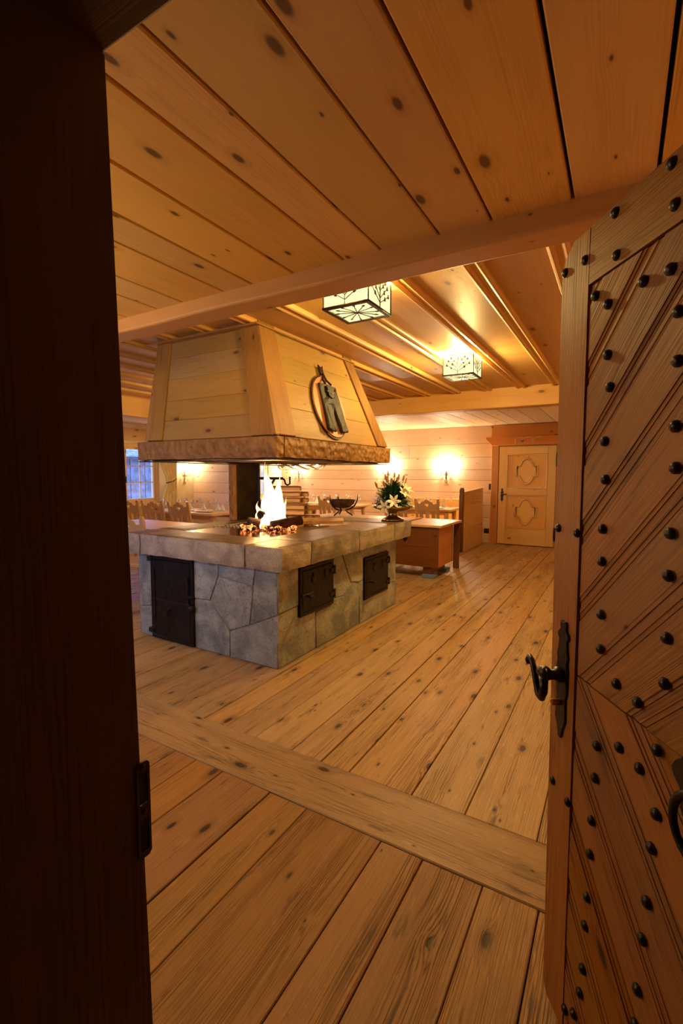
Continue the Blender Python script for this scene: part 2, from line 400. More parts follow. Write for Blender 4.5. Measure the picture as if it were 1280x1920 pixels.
# middle ceiling: wide boards with moulded battens over the joints
bx = [-.31+.413*-k for k in range(15)] + [.10, .51]; bx.sort()
bprof = [(-.052, 0), (-.052, -.016), (-.046, -.027), (-.034, -.032), (-.022, -.027), (-.015, -.014), (.015, -.014), (.022, -.027), (.034, -.032), (.046, -.027), (.052, -.016), (.052, 0)]
def prism_y(bm, prof, y0, y1):
    A = [bm.verts.new((x, y0, z)) for x, z in prof]; B = [bm.verts.new((x, y1, z)) for x, z in prof]; n = len(prof)
    bm.faces.new(A); bm.faces.new(B[::-1])
    for i in range(n): bm.faces.new((A[i], B[i], B[(i+1) % n], A[(i+1) % n]))
bb = bm_new(); prism_y(bb, bprof, -2.2, 2.2); bme = None
eb = [-6.13]+[x for x in bx if x > -6.0]+[XR]
for a, b in zip(eb, eb[1:]):
    boxo('ceiling_board', (a+.002, 1.99, ZM), (b-.002, 6.4, ZM+.03), wood('batten', 'Y'), ceiling, .003)
for x in [x for x in bx if x > -6.0]:
    if bme is None: o_ = obj('ceiling_batten', bb, wood('batten', 'Y'), ceiling, loc=(x, 4.2, ZM)); bme = o_.data
    else: obj('ceiling_batten', bme, wood('batten', 'Y'), ceiling, loc=(x, 4.2, ZM))
# ceiling strip along the windows and back ceiling
e = edges_fill([-6.6], XL, -6.32, .25, .36)
for a, b in zip(e, e[1:]): boxo('ceiling_board', (a+.002, 1.99, 2.33), (b-.002, 6.4, 2.36), wood('pale', 'Y'), ceiling, .003)
e = edges_fill([-3., -2.75, -2.5, -2.2, -1.95, -1.7, -1.42, -1.1, -.8], XL, XR, .22, .3)
for a, b in zip(e, e[1:]): boxo('ceiling_board', (a+.003, 6.6, ZB), (b-.003, YB-.03, ZB+.03), wood('pale', 'Y'), ceiling, .003)

# back wall of wide horizontal planks
zs = [0.0, .26, .52, .78, 1.04, 1.30, 1.52, 1.78, 2.06, 2.42]
wall_back = struct('wall_back', (lambda b: (add_box(b, (XL-.2, YB, -.1), (XR+.2, YB+.15, ZM+.15)), b)[1])(bm_new()), M_DARK)
for i, (a, b) in enumerate(zip(zs, zs[1:])):
    cut = [-4.9, -3.4, -5.6, -4.1][i % 4]
    for x0, x1 in ((XL+.01, cut), (cut+.003, XR-.01)):
        boxo('wall_plank', (x0, YB-.026, a+.0025), (x1, YB, b-.0025), wood('wall', 'X'), wall_back, .003)
# wing wall that carries the rear beam
wall_wing = struct('wall_wing', (lambda b: (add_box(b, (XL, 6.925, 0), (-6.35, 7.04, ZB-.01)), b)[1])(bm_new()), M_PLASTER)
zw = [0, .3, .58, .80, 1.03, 1.24, 1.46, 1.72, 2.0, ZB-.01]
for a, b in zip(zw, zw[1:]): boxo('wall_plank', (XL+.01, 6.90, a+.002), (-6.35, 6.925, b-.002), wood('wall', 'X'), wall_wing, .003)
# left wall with window openings
WINS = [(4.66, 6.08, .85, 1.97), (8.55, 9.38, .82, 1.97)]
bm = bm_new(); y = -1.6
for y0, y1, z0, z1 in WINS:
    add_box(bm, (XL-.25, y, -.05), (XL, y0, 2.7)); add_box(bm, (XL-.25, y0, -.05), (XL, y1, z0)); add_box(bm, (XL-.25, y0, z1), (XL, y1, 2.7)); y = y1
add_box(bm, (XL-.25, y, -.05), (XL, YB+.15, 2.7))
wall_left = struct('wall_left', bm, M_PLASTER)
for a, b in ((0, 3.05), (3.05, 6.9)):    # wooden pelmet boards above the windows
    boxo('pelmet_board', (XL, a+.43 if a == 0 else a, 2.02), (XL+.03, b, 2.24), wood('pine', 'Y'), wall_left, .004)
for i in range(14):                   # vertical wainscot boards under the window
    y0 = 4.3+i*.155
    boxo('wainscot_board', (XL, y0+.002, .02), (XL+.022, y0+.153, .80), wood('pine', 'Z'), wall_left, .004)
wall_right = struct('wall_right', (lambda b: (add_box(b, (XR, -1.6, -.1), (XR+.15, YB, ZM+.15)), b)[1])(bm_new()), wood('wall', 'Y'))
# front wall around the doorway, and the dark lobby behind the camera
bm = bm_new()
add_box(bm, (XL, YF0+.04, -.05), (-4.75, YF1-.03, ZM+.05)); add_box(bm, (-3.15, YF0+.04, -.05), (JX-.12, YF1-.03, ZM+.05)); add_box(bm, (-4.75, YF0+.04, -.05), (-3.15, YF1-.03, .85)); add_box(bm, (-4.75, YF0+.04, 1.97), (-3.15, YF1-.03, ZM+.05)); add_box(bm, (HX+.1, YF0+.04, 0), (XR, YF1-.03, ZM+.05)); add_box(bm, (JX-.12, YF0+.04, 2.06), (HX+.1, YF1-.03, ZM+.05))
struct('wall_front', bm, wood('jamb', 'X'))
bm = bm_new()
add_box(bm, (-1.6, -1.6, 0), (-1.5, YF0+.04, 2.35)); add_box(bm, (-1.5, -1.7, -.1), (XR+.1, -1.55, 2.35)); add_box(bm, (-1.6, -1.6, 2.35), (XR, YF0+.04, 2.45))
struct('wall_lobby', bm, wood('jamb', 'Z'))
# door frame: crooked old jamb, lintel, hinge jamb
bm = bm_new()
yt, yb = .398, .432
add_hexa(bm, [(JX-.14, YF0, 0), (JX, YF0, 0), (JX, yb, 0), (JX-.14, yb, 0), (JX-.14, YF0, 1.949), (JX, YF0, 1.949), (JX, yt, 1.949), (JX-.14, yt, 1.949)])
es = [e_ for e_ in bm.edges if abs(e_.verts[0].co.z-e_.verts[1].co.z) > 1]
bmesh.ops.bevel(bm, geom=es, offset=.006, segments=2, affect='EDGES')
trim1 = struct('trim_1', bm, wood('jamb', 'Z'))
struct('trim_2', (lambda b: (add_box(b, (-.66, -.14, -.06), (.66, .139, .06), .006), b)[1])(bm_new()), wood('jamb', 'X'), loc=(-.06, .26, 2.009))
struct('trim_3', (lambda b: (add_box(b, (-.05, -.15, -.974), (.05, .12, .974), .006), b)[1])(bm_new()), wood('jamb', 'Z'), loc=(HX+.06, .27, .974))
# strike plate on the left jamb
p1 = onX(252, 1436, JX); p2 = onX(262, 1612, JX)
zc_, hh = (p1.z+p2.z)/2, abs(p1.z-p2.z)/2
sp = thing('strike_plate', 'narrow brass strike plate with two dark slots set in the dark doorway jamb', 'strike plate', (JX, .413, zc_))
lp = [(x*.011*1, y_*hh) for x, y_ in ((-1, -.93), (-.6, -1), (.6, -1), (1, -.93), (1, .93), (.6, 1), (-.6, 1), (-1, .93))]
h1 = [(-.007, .12*hh), (.007, .12*hh), (.007, .8*hh), (-.007, .8*hh)]; h2 = [(-.007, -.85*hh), (.007, -.85*hh), (.007, -.2*hh), (-.007, -.2*hh)]
R_yz = Matrix(((0, 0, 1, 0), (1, 0, 0, 0), (0, 1, 0, 0), (0, 0, 0, 1)))   # plate XY -> world YZ, facing +X
obj('plate', plate_mesh([lp, h1, h2], .003), M_OLDBRASS, sp, mw=Matrix.Translation((.0015, 0, 0)) @ R_yz)
for z0 in (.46*hh, -.52*hh): boxo('slot', (.0002, -.0068, z0-.33*hh), (.0012, .0068, z0+.33*hh), M_BLACKPL, sp)
bm = bm_new(); add_lathe(bm, [(.0045, 0), (.004, .002), (.001, .0026)], 8)
scm = obj('screw', bm, M_OLDBRASS, sp, mw=Matrix.Translation((.003, 0, .9*hh)) @ Matrix.Rotation(PI/2, 4, 'Y')).data
obj('screw', scm, M_OLDBRASS, sp, mw=Matrix.Translation((.003, 0, -.03*hh)) @ Matrix.Rotation(PI/2, 4, 'Y'))

# windows in the left wall
def window(n, y0, y1, z0, z1, rows, sashes):
    r = bpy.data.objects.new(f'window_{n}', None); COL.objects.link(r); r.location = (XL, (y0+y1)/2, z0); r['kind'] = 'structure'
    W, Hh = y1-y0, z1-z0; X0 = -.06; m = wood('pine', 'Y'); mz = wood('pine', 'Z')
    for a, b, mm in (((X0-.06, -W/2, 0), (X0+.03, W/2, .06), m), ((X0-.06, -W/2, Hh-.06), (X0+.03, W/2, Hh), m), ((X0-.06, -W/2, .06), (X0+.03, -W/2+.06, Hh-.06), mz), ((X0-.06, W/2-.06, .06), (X0+.03, W/2, Hh-.06), mz)):
        boxo('window_frame', a, b, mm, r, .004)
    boxo('window_sill', (-.06, -W/2-.06, -.05), (.10, W/2+.06, -.005), m, r, .005)
    sw = (W-.12)/sashes
    for k in range(sashes):
        a = -W/2+.06+k*sw; b = a+sw; z_0, z_1 = .06, Hh-.06; fr = .045
        sash = boxo('sash', (X0-.03, a+.002, z_0), (X0+.012, a+fr, z_1), mz, r, .003)
        boxo('sash_stile', (X0-.03, b-fr, z_0), (X0+.012, b-.002, z_1), mz, r, .003)
        boxo('sash_rail', (X0-.03, a+fr, z_0), (X0+.012, b-fr, z_0+fr), m, r, .003); boxo('sash_rail', (X0-.03, a+fr, z_1-fr), (X0+.012, b-fr, z_1), m, r, .003)
        ya, yb_ = a+fr, b-fr; za, zb = z_0+fr, z_1-fr
        ym = (ya+yb_)/2
        boxo('muntin', (X0-.02, ym-.008, za), (X0+.004, ym+.008, zb), M_PAINTED, r)
        for q in range(1, rows):
            zz = za+(zb-za)*q/rows; boxo('muntin', (X0-.02, ya, zz-.008), (X0+.004, yb_, zz+.008), M_PAINTED, r)
        for q in range(rows):
            for h_ in range(2):
                c0 = ya if h_ == 0 else ym; c1 = ym if h_ == 0 else yb_
                boxo('pane', (X0-.010, c0+.004, za+(zb-za)*q/rows+.004), (X0-.006, c1-.004, za+(zb-za)*(q+1)/rows-.004), M_GLASS, r)
    bm = bm_new(); add_bar(bm, (X0+.012, 0, Hh*.45), (X0+.05, 0, Hh*.45), .018, .018); add_bar(bm, (X0+.05, 0, Hh*.46), (X0+.05, 0, Hh*.36), .014, .02, (1, 0, 0))
    obj('window_handle', bm, M_IRON2, r)
    return r
for i, (y0, y1, z0, z1) in enumerate(WINS): window(i+1, y0, y1, z0, z1, 3, 2)
wf = window(3, -.8, .8, .85, 1.97, 3, 2); wf.location = (-3.95, YF1-.03, .85); wf.rotation_euler = (0, 0, PI/2)     # added unseen window in the front wall, for cool light on the fireplace

# =================================================================== FIREPLACE
FX0, FX1, FY0, FY1 = -3.63, -2.08, 2.62, 4.70       # masonry base
SX0, SX1, SY0, SY1, SZ0, SZ1 = -3.70, -1.97, 2.53, 4.86, .735, .915
fp = thing('fireplace', 'open stone island fireplace with grey flagstone sides and thick granite slab', 'fireplace', (0, 0, 0))
bm = bm_new(); add_box(bm, (FX0+.009, FY0+.009, 0), (FX1-.009, FY1-.009, SZ0))
core = obj('masonry_core', bm, M_MORTAR, fp)
c6 = lambda a, b: (220+a*.4375, 960+b*.4375)
front = [[(75, 170), (160, 185), (163, 400), (82, 400)], [(82, 400), (163, 400), (165, 545), (88, 525)],
  [(318, 207), (432, 228), (432, 275), (397, 380), (325, 370)], [(325, 370), (397, 380), (482, 510), (483, 620), (330, 582)],
  [(432, 275), (582, 320), (567, 485), (482, 510), (397, 380)], [(432, 228), (590, 248), (582, 320), (432, 275)],
  [(590, 248), (695, 262), (695, 447), (567, 485), (582, 320)], [(482, 510), (567, 485), (695, 447), (700, 675), (483, 620)],
  [(163, 170), (318, 190), (318, 207), (160, 185)]]
side = [[(695, 250), (775, 228), (775, 400), (697, 437)], [(697, 437), (775, 400), (775, 455), (850, 428), (850, 585), (700, 675)],
  [(850, 428), (917, 395), (917, 375), (970, 358), (975, 505), (850, 585)], [(917, 198), (960, 178), (1000, 300), (970, 358), (917, 375)],
  [(960, 160), (1040, 150), (1052, 197), (1052, 290), (1035, 300), (1000, 300)], [(1000, 300), (1035, 300), (1037, 468), (975, 505), (970, 358)],
  [(1040, 150), (1187, 112), (1187, 300), (1153, 305), (1153, 165), (1052, 197)],
  [(1035, 300), (1052, 290), (1052, 378), (1153, 330), (1153, 305), (1187, 300), (1187, 382), (1037, 468)], [(775, 222), (960, 160), (960, 178), (917, 198), (775, 235)]]
def stone(poly2, mwf, th=.032):
    cx = sum(p[0] for p in poly2)/len(poly2); cy = sum(p[1] for p in poly2)/len(poly2)
    q = shrink([(p[0]-cx, p[1]-cy) for p in poly2], .004)
    t = th+random.uniform(-.004, .004)
    obj('stone', plate_mesh([q], t, .004), M_STONE, core, mw=mwf(cx, cy, t))
def snap(v, lo, hi, e_=.05): return lo if v < lo+e_ else hi if v > hi-e_ else v
for pl in front:
    w3 = [onY(*c6(*p), FY0) for p in pl]
    p2 = [(snap(p.x, FX0, FX1), snap(p.z, .0, SZ0, .06)) for p in w3]
    stone(p2, lambda cx, cy, t: Matrix.Translation((cx, FY0+.03-t/2+.001, cy)) @ Matrix.Rotation(PI/2, 4, 'X'))
for pl in side:
    w3 = [onX(*c6(*p), FX1) for p in pl]
    p2 = [(snap(p.y, FY0, FY1), snap(p.z, .0, SZ0, .07)) for p in w3]
    stone(p2, lambda cx, cy, t: Matrix.Translation((FX1-.03+t/2-.001, cx, cy)) @ R_yz)
# the two faces turned away: simple courses of the same stone
for k in range(4):
    for j in range(2):
        z0, z1 = j*SZ0/2, (j+1)*SZ0/2
        x0 = FX0+(FX1-FX0)*k/4; x1 = FX0+(FX1-FX0)*(k+1)/4; y0 = FY0+(FY1-FY0)*k/4; y1 = FY0+(FY1-FY0)*(k+1)/4
        stone([(x0, z0), (x1, z0), (x1, z1), (x0, z1)], lambda cx, cy, t: Matrix.Translation((cx, FY1-.03+t/2, cy)) @ Matrix.Rotation(PI/2, 4, 'X'))
        stone([(y0, z0), (y1, z0), (y1, z1), (y0, z1)], lambda cx, cy, t: Matrix.Translation((FX0+.03-t/2, cx, cy)) @ R_yz)
# granite slab: a ring of long blocks with rough hewn faces
bm = bm_new(); add_box(bm, (SX0+.12, SY0+.12, SZ0), (SX1-.12, SY1-.12, SZ1-.03)); slab = obj('slab_bed', bm, M_MORTAR, fp)
IX0, IX1, IY0, IY1 = -3.40, -2.42, 2.90, 4.42
jx = [SX0, onY(*c6(92, 120), SY0).x, onY(*c6(545, 190), SY0).x, SX1]; jy = [IY0, onX(*c6(1040, 80), SX1).y, IY1]
def rough_block(a, b, amp=.006):
    a, b = Vector(a), Vector(b); c = (a+b)/2; bm = bm_new(); add_box(bm, a-c, b-c)
    for ax in range(3):
        n = max(2, int((b-a)[ax]/.045))
        for k in range(1, n):
            co = [0, 0, 0]; no = [0, 0, 0]; no[ax] = 1; co[ax] = (a-c)[ax]+(b-a)[ax]*k/n
            bmesh.ops.bisect_plane(bm, geom=bm.verts[:]+bm.edges[:]+bm.faces[:], plane_co=co, plane_no=no)
    hx = (b-a)/2
    for v in bm.verts:
        near = sum(1 for i in range(3) if abs(abs(v.co[i])-hx[i]) < 1e-5)
        p = v.co+c
        d = mnoise.noise_vector(p*9)*amp + mnoise.noise_vector(p*26)*amp*.5
        if abs(v.co.z-hx.z) < 1e-5: d.z *= .25
        if near >= 2: d -= Vector([math.copysign(.006, v.co[i]) if abs(abs(v.co[i])-hx[i]) < 1e-5 else 0 for i in range(3)])
        v.co += d
    return bm, c
blocks = [((jx[i]+.002, SY0, SZ0), (jx[i+1]-.002, IY0, SZ1)) for i in range(3)]
blocks += [((IX1, jy[i]+.003, SZ0), (SX1, jy[i+1]-.002, SZ1)) for i in range(2)]
blocks += [((SX0, IY0+.003, SZ0), (IX0, 3.75, SZ1)), ((SX0, 3.754, SZ0), (IX0, IY1, SZ1)), ((SX0, IY1+.002, SZ0), (-2.9, SY1, SZ1)), ((-2.896, IY1+.002, SZ0), (SX1, SY1, SZ1))]
for a, b in blocks:
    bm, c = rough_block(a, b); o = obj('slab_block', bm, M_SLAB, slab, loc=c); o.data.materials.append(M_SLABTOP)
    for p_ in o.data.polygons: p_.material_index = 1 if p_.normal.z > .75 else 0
boxo('fire_plate', (IX0+.004, IY0+.006, SZ1-.035), (IX1-.004, IY1-.004, SZ1-.012), M_PLATE, fp)
# iron oven doors
def oven_door(face, c0, c1, kind):
    """c0..c1: opposite corners on the face; local frame: x along the face, y up, z outwards"""
    if face == 'front':
        wdt = c1.x-c0.x; mw = Matrix.Translation((c0.x, FY0-.004, c0.z)) @ Matrix.Rotation(PI/2, 4, 'X')
    else:
        wdt = c1.y-c0.y; mw = Matrix.Translation((FX1+.004, c0.y, c0.z)) @ R_yz
    c0.z = max(c0.z, .012); mw.translation.z = c0.z; hgt = c1.z-c0.z
    d = obj('oven_door', (lambda b: (add_box(b, (.03, .03, .0), (wdt-.03, hgt-.03, .022), .004), b)[1])(bm_new()), M_IRON, fp, mw=mw)
    fr = plate_mesh([[(0, 0), (wdt, 0), (wdt, hgt), (0, hgt)], [(.028, .028), (wdt-.028, .028), (wdt-.028, hgt-.028), (.028, hgt-.028)]], .03, .003)
    obj('door_frame', fr, M_IRON, d, loc=(0, 0, .004))
    def part(nm, *bxs):
        b = bm_new()
        for q in bxs: add_box(b, q[0], q[1], .002)
        obj(nm, b, M_IRON2, d)
    if kind == 'tall':
        part('panel_seam', ((.03, hgt*.47, .022), (wdt-.03, hgt*.47+.012, .027)))
        for yy in (.06, hgt-.03): part('hinge', ((-.03, yy-.02, 0), (.03, yy+.02, .03)))
        b = bm_new(); add_tube(b, [(wdt*.47, hgt*.13, .024), (wdt*.47, hgt*.13, .055), (wdt*.47, hgt*.38, .055), (wdt*.47, hgt*.38, .024)], .008, 6); add_bar(b, (wdt*.40, hgt*.34, .05), (wdt*.5, hgt*.34, .05), .012, .012); obj('pull_handle', b, M_IRON2, d)
        b = bm_new(); add_box(b, (wdt-.06, hgt*.5, .022), (wdt-.035, hgt*.8, .034)); add_box(b, (wdt-.09, hgt*.57, .022), (wdt+.01, hgt*.60, .04)); obj('latch', b, M_IRON2, d)
        b = bm_new(); add_sphere(b, (wdt+.0, hgt*.46, .04), .026, 8, 6); obj('latch_knob', b, M_IRON2, d, smooth=True)
        part('strap', ((.04, hgt*.2, .022), (.06, hgt*.85, .03)))
    else:
        for yy in (.09, hgt-.09):
            b = bm_new(); add_tube(b, [(wdt+.004, yy-.035, .02), (wdt+.004, yy+.035, .02)], .017, 8); add_box(b, (wdt-.06, yy-.016, .02), (wdt, yy+.016, .03)); obj('hinge', b, M_IRON2, d)
        b = bm_new(); add_box(b, (.005, hgt*.40, .022), (.16, hgt*.40+.022, .038), .003); add_tube(b, [(.06, hgt*.42, .03), (.06, hgt*.42, .075)], .010, 7); add_sphere(b, (.06, hgt*.42, .085), .018, 8, 6); obj('latch', b, M_IRON2, d)
        b = bm_new(); add_lathe(b, [(.03, 0), (.03, .006), (.02, .012), (.006, .014)], 12, (wdt*.36, hgt*.70, .022)); add_box(b, (wdt*.36-.008, hgt*.70, .02), (wdt*.36+.008, hgt*.70+.05, .032)); obj('air_vent', b, M_IRON2, d)
        part('vent_slide', ((wdt*.70, hgt*.66, .022), (wdt*.70+.012, hgt*.84, .03)))
    return d
oven_door('front', onY(*c6(160, 556), FY0), onY(*c6(328, 207), FY0), 'tall')
a = onX(*c6(775, 452), FX1); b = onX(*c6(917, 199), FX1); oven_door('side', a, b, 'oven')
a = onX(*c6(1052, 377), FX1); b = onX(*c6(1153, 166), FX1); oven_door('side', a, b, 'oven')
# sooty steel chimney panel on the far edge of the slab
PX0, PX1, PY0, PY1 = -3.655, -3.60, 3.80, 4.24
bm = bm_new(); add_box(bm, (PX0, PY0, SZ1-.002), (PX1, PY1, 1.75), .006); obj('chimney_panel', bm, M_SOOT, fp)
bm = bm_new(); add_box(bm, (PX0-.005, PY0-.02, SZ1), (PX1+.012, PY0+.03, 1.75), .004); obj('panel_edge', bm, M_FASCIA, fp)
# iron crane with hook
cr = thing('fire_crane', 'black iron fire crane with brace and hook on the chimney panel', 'fire crane', (PX1+.02, 4.18, SZ1))
bm = bm_new(); add_tube(bm, [(0, 0, 0), (0, 0, .62)], .017, 8); obj('pivot_post', bm, M_IRON, cr)
zc = onX(500, 897, -3.4).z-SZ1
bm = bm_new(); add_bar(bm, (0, 0, zc), (.30, .06, zc), .022, .03); obj('arm', bm, M_IRON, cr)
bm = bm_new(); add_bar(bm, (0, 0, zc-.32), (.20, .04, zc-.01), .018, .022); obj('brace', bm, M_IRON, cr)
bm = bm_new(); add_tube(bm, [(.30, .06, zc), (.325, .063, zc-.02), (.335, .065, zc-.06), (.36, .07, zc-.075), (.39, .075, zc-.06), (.39, .075, zc+.02)], .011, 7); obj('hook', bm, M_IRON, cr)

# fire: embers, logs in the fire, flames
fc = Vector((-2.80, 3.42, SZ1-.012))
bm = bm_new(); rr = random.Random(3)
for k in range(70):
    a = rr.uniform(0, 2*PI); q = rr.random()**.6*.24
    p = Vector((math.cos(a)*q*1.15, math.sin(a)*q, rr.uniform(.012, .035)*(1.4-q*3)+.008))
    n0 = len(bm.verts); bmesh.ops.create_icosphere(bm, subdivisions=1, radius=rr.uniform(.014, .03), matrix=Matrix.Translation(p)); bm.verts.ensure_lookup_table()
    for v in bm.verts[n0:]: v.co += mnoise.noise_vector(v.co*60)*.008; v.co.z = max(v.co.z, 0)
eb_ = obj('ember_bed', bm, M_EMBER, loc=fc, kind='stuff'); tag(eb_, 'bed of glowing charcoal embers under the flames', 'embers')
bm = bm_new()
for k in range(140):
    p = Vector((rr.uniform(-.62, -.12), rr.gauss(.02, .06), .003)); bmesh.ops.create_icosphere(bm, subdivisions=1, radius=rr.uniform(.004, .011), matrix=Matrix.Translation(p))
M_ASH = plain('ash', (150, 140, 130), .9, noise=((80, 74, 70), 80))
ash = obj('ash_crumbs', bm, M_ASH, loc=fc, kind='stuff'); tag(ash, 'scattered grey ash crumbs beside the fire on the steel plate', 'ash')
M_CHAR = plain('charred_bark', (44, 28, 20), .9, noise=((90, 56, 34), 10), bump=.8, bscale=30)
M_BARK = plain('log_bark', (112, 78, 50), .9, noise=((74, 50, 32), 16), bump=.8, bscale=26)
def log_mesh(L, r, split, seed):
    q = random.Random(seed); bm = bm_new()
    if split:
        n = 5; pr = [(0, -r*.55), (r*.95, -r*.35), (r*.8, r*.3), (r*.1, r*.62), (-r*.85, r*.25), (-r*.9, -r*.4)]
    else: pr = [(r*math.cos(t*2*PI/9), r*math.sin(t*2*PI/9)) for t in range(9)]
    pr = [(x*q.uniform(.85, 1.1), z*q.uniform(.85, 1.1)) for x, z in pr]
    A = [[bm.verts.new((-L/2+L*k/6, x*q.uniform(.95, 1.05), z*q.uniform(.95, 1.05))) for x, z in pr] for k in range(7)]
    n = len(pr)
    for k in range(6):
        for i in range(n): bm.faces.new((A[k][i], A[k][(i+1) % n], A[k+1][(i+1) % n], A[k+1][i]))
    bm.faces.new(A[0]); bm.faces.new(A[-1][::-1])
    return bm
fire_logs = [((-.05, -.03, .055), 20, 6, .30, .042), ((.06, .09, .06), -35, -4, .34, .045), ((.02, .02, .125), 75, 10, .30, .040), ((-.16, .05, .055), 110, 4, .24, .038), ((.18, .02, .07), 62, -8, .3, .045)]
lab = ['short charred log lying lowest across the embers', 'charred log on the right edge of the embers pointing away', 'charred log laid on top across the other burning logs', 'small charred log end sticking out beside the ash', 'charred log leaning from embers toward the firewood stack']
for i, (p, rz, tl, L, r) in enumerate(fire_logs):
    o = obj('burning_log', log_mesh(L, r, False, 20+i), M_CHAR, loc=fc+Vector(p), rot=(0, math.radians(tl), math.radians(rz)), smooth=True)
    tag(o, lab[i], 'log', 'logs burning in the fire')
fire = thing('fire', 'tall bright flames of the open fire on the hearth', 'fire', fc)
def flame_mesh(hh, w_, seed):
    q = random.Random(seed); bm = bm_new(); n = 12; K = 14; rings = []
    for k in range(K+1):
        t = k/K; rad = w_*(math.sin(PI*min(1, t*.9+.18))**.8)*(1-t)**.55+.001
        ox = math.sin(t*5+seed)*.035*t; oy = math.cos(t*4+seed*2)*.03*t
        rings.append([bm.verts.new((ox+rad*math.cos(2*PI*j/n)*(1+.25*math.sin(3*t*6+j+seed)), oy+rad*math.sin(2*PI*j/n)*(1+.2*math.cos(j*2+t*7)), hh*t)) for j in range(n)])
    for k in range(K):
        for j in range(n): bm.faces.new((rings[k][j], rings[k][(j+1) % n], rings[k+1][(j+1) % n], rings[k+1][j]))
    bm.faces.new(rings[0][::-1]); bm.faces.new(rings[-1])
    return bm
for i, (x, y, z, hh_, w_) in enumerate([(0, 0, .06, .40, .085), (.07, .05, .06, .33, .07), (-.06, .04, .05, .30, .06), (.03, -.06, .05, .24, .05), (-.17, .06, .07, .13, .035), (-.22, .09, .05, .09, .03), (.14, .02, .06, .17, .045), (.0, -.11, .02, .15, .03)]):
    obj('flame', flame_mesh(hh_*1.42, w_*.95, i*1.7), M_FLAME, fire, loc=(x, y, z), smooth=True)
light('fire_light', fire, (0, 0, .24), P_FIRE, (1.0, .52, .18), .09)
# firewood stack behind the fire
lg = 0; rows_ = [(0, 3), (1, 3), (2, 2), (3, 2), (4, 2), (5, 1)]
slabels = ['bottom', 'second', 'third', 'fourth', 'fifth', 'top']
for k, cnt in rows_:
    for j in range(cnt):
        r = .050; p = Vector((-3.10-.018*k, 4.02+.118*j+.03*k, SZ1-.012+.037+k*.064))
        o = obj('firewood_log', log_mesh(.46-.035*k+.03*((k+j) % 3), r, True, 50+lg), wood('log', 'X'), loc=p, rot=(math.radians(random.uniform(-8, 8)), 0, math.radians(24+random.uniform(-2, 2))))
        tag(o, f'split firewood log in the {slabels[k]} row of the stack behind the fire', 'firewood', 'split logs stacked behind the fire'); lg += 1
for p, rz, lb in (((-2.70, 3.93, SZ1+.03), 55, 'split log lying flat in front of the firewood stack'), ((-2.60, 4.02, SZ1+.028), 40, 'split log resting right of the firewood stack on the plate')):
    o = obj('firewood_log', log_mesh(.42, .05, True, 90+rz), wood('log', 'X'), loc=p, rot=(.2, 0, math.radians(rz))); tag(o, lb, 'firewood', 'split logs stacked behind the fire')

# =================================================================== HOOD
hd = thing('chimney_hood', 'large tapering wooden chimney hood above the stone fireplace', 'chimney hood', (0, 0, 0))
HB = dict(x0=-3.45, x1=-2.10, y0=2.64, y1=4.40, z=1.69); HT = dict(x0=-3.385, x1=-2.345, y0=2.745, y1=4.06, z=ZM)
def corner(d, i): return Vector(((d['x0'], d['x1'], d['x1'], d['x0'])[i], (d['y0'], d['y0'], d['y1'], d['y1'])[i], d['z']))
def face_pt(fi, s_, t_):
    b0, b1, t0, t1 = corner(HB, fi), corner(HB, (fi+1) % 4), corner(HT, fi), corner(HT, (fi+1) % 4)
    a = b0.lerp(t0, t_); c = b1.lerp(t1, t_); return a.lerp(c, s_)
def face_n(fi):
    a, b, c = face_pt(fi, 0, 0), face_pt(fi, 1, 0), face_pt(fi, .5, 1); return (b-a).cross(c-a).normalized()
bm = bm_new(); add_hexa(bm, [corner(HB, i) for i in range(4)]+[corner(HT, i) for i in range(4)]); obj('hood_core', bm, M_DARK, hd)
def hood_panel(name, fi, s0, s1, t0, t1, off0, off1, mat, gap=.002):
    n = face_n(fi); P = [face_pt(fi, s0, t0), face_pt(fi, s1, t0), face_pt(fi, s1, t1), face_pt(fi, s0, t1)]
    c = sum(P, Vector())/4; P = [c+(p-c)*(1-gap/max(.05, (p-c).length)) for p in P]
    ex = (face_pt(fi, 1, 0)-face_pt(fi, 0, 0)).normalized(); ey = n.cross(ex)
    mw = Matrix(((ex.x, ey.x, n.x, c.x), (ex.y, ey.y, n.y, c.y), (ex.z, ey.z, n.z, c.z), (0, 0, 0, 1))); inv = mw.inverted()
    q = [inv @ p for p in P]; bm = bm_new()
    add_hexa(bm, [v+Vector((0, 0, off0)) for v in q]+[v+Vector((0, 0, off1)) for v in q])
    bmesh.ops.bevel(bm, geom=bm.edges[:], offset=.003, segments=1, affect='EDGES')
    return obj(name, bm, mat, hd, mw=mw)
for fi in range(4):
    sL, sR = ((.13, .85) if fi == 0 else (.12, .90))
    rows = [0, .19, .38, .59, .79, 1.0] if fi == 0 else [0, .26, .50, .74, 1.0]
    for a, b in zip(rows, rows[1:]): hood_panel('hood_plank', fi, sL, sR, a, b, -.01, .012, wood('hood', 'X'))
    hood_panel('corner_post', fi, -.019, sL, 0, 1, -.01, .028, wood('post', 'Y')); hood_panel('corner_post', fi, sR, 1.019, 0, 1, -.01, .028, wood('post', 'Y'))
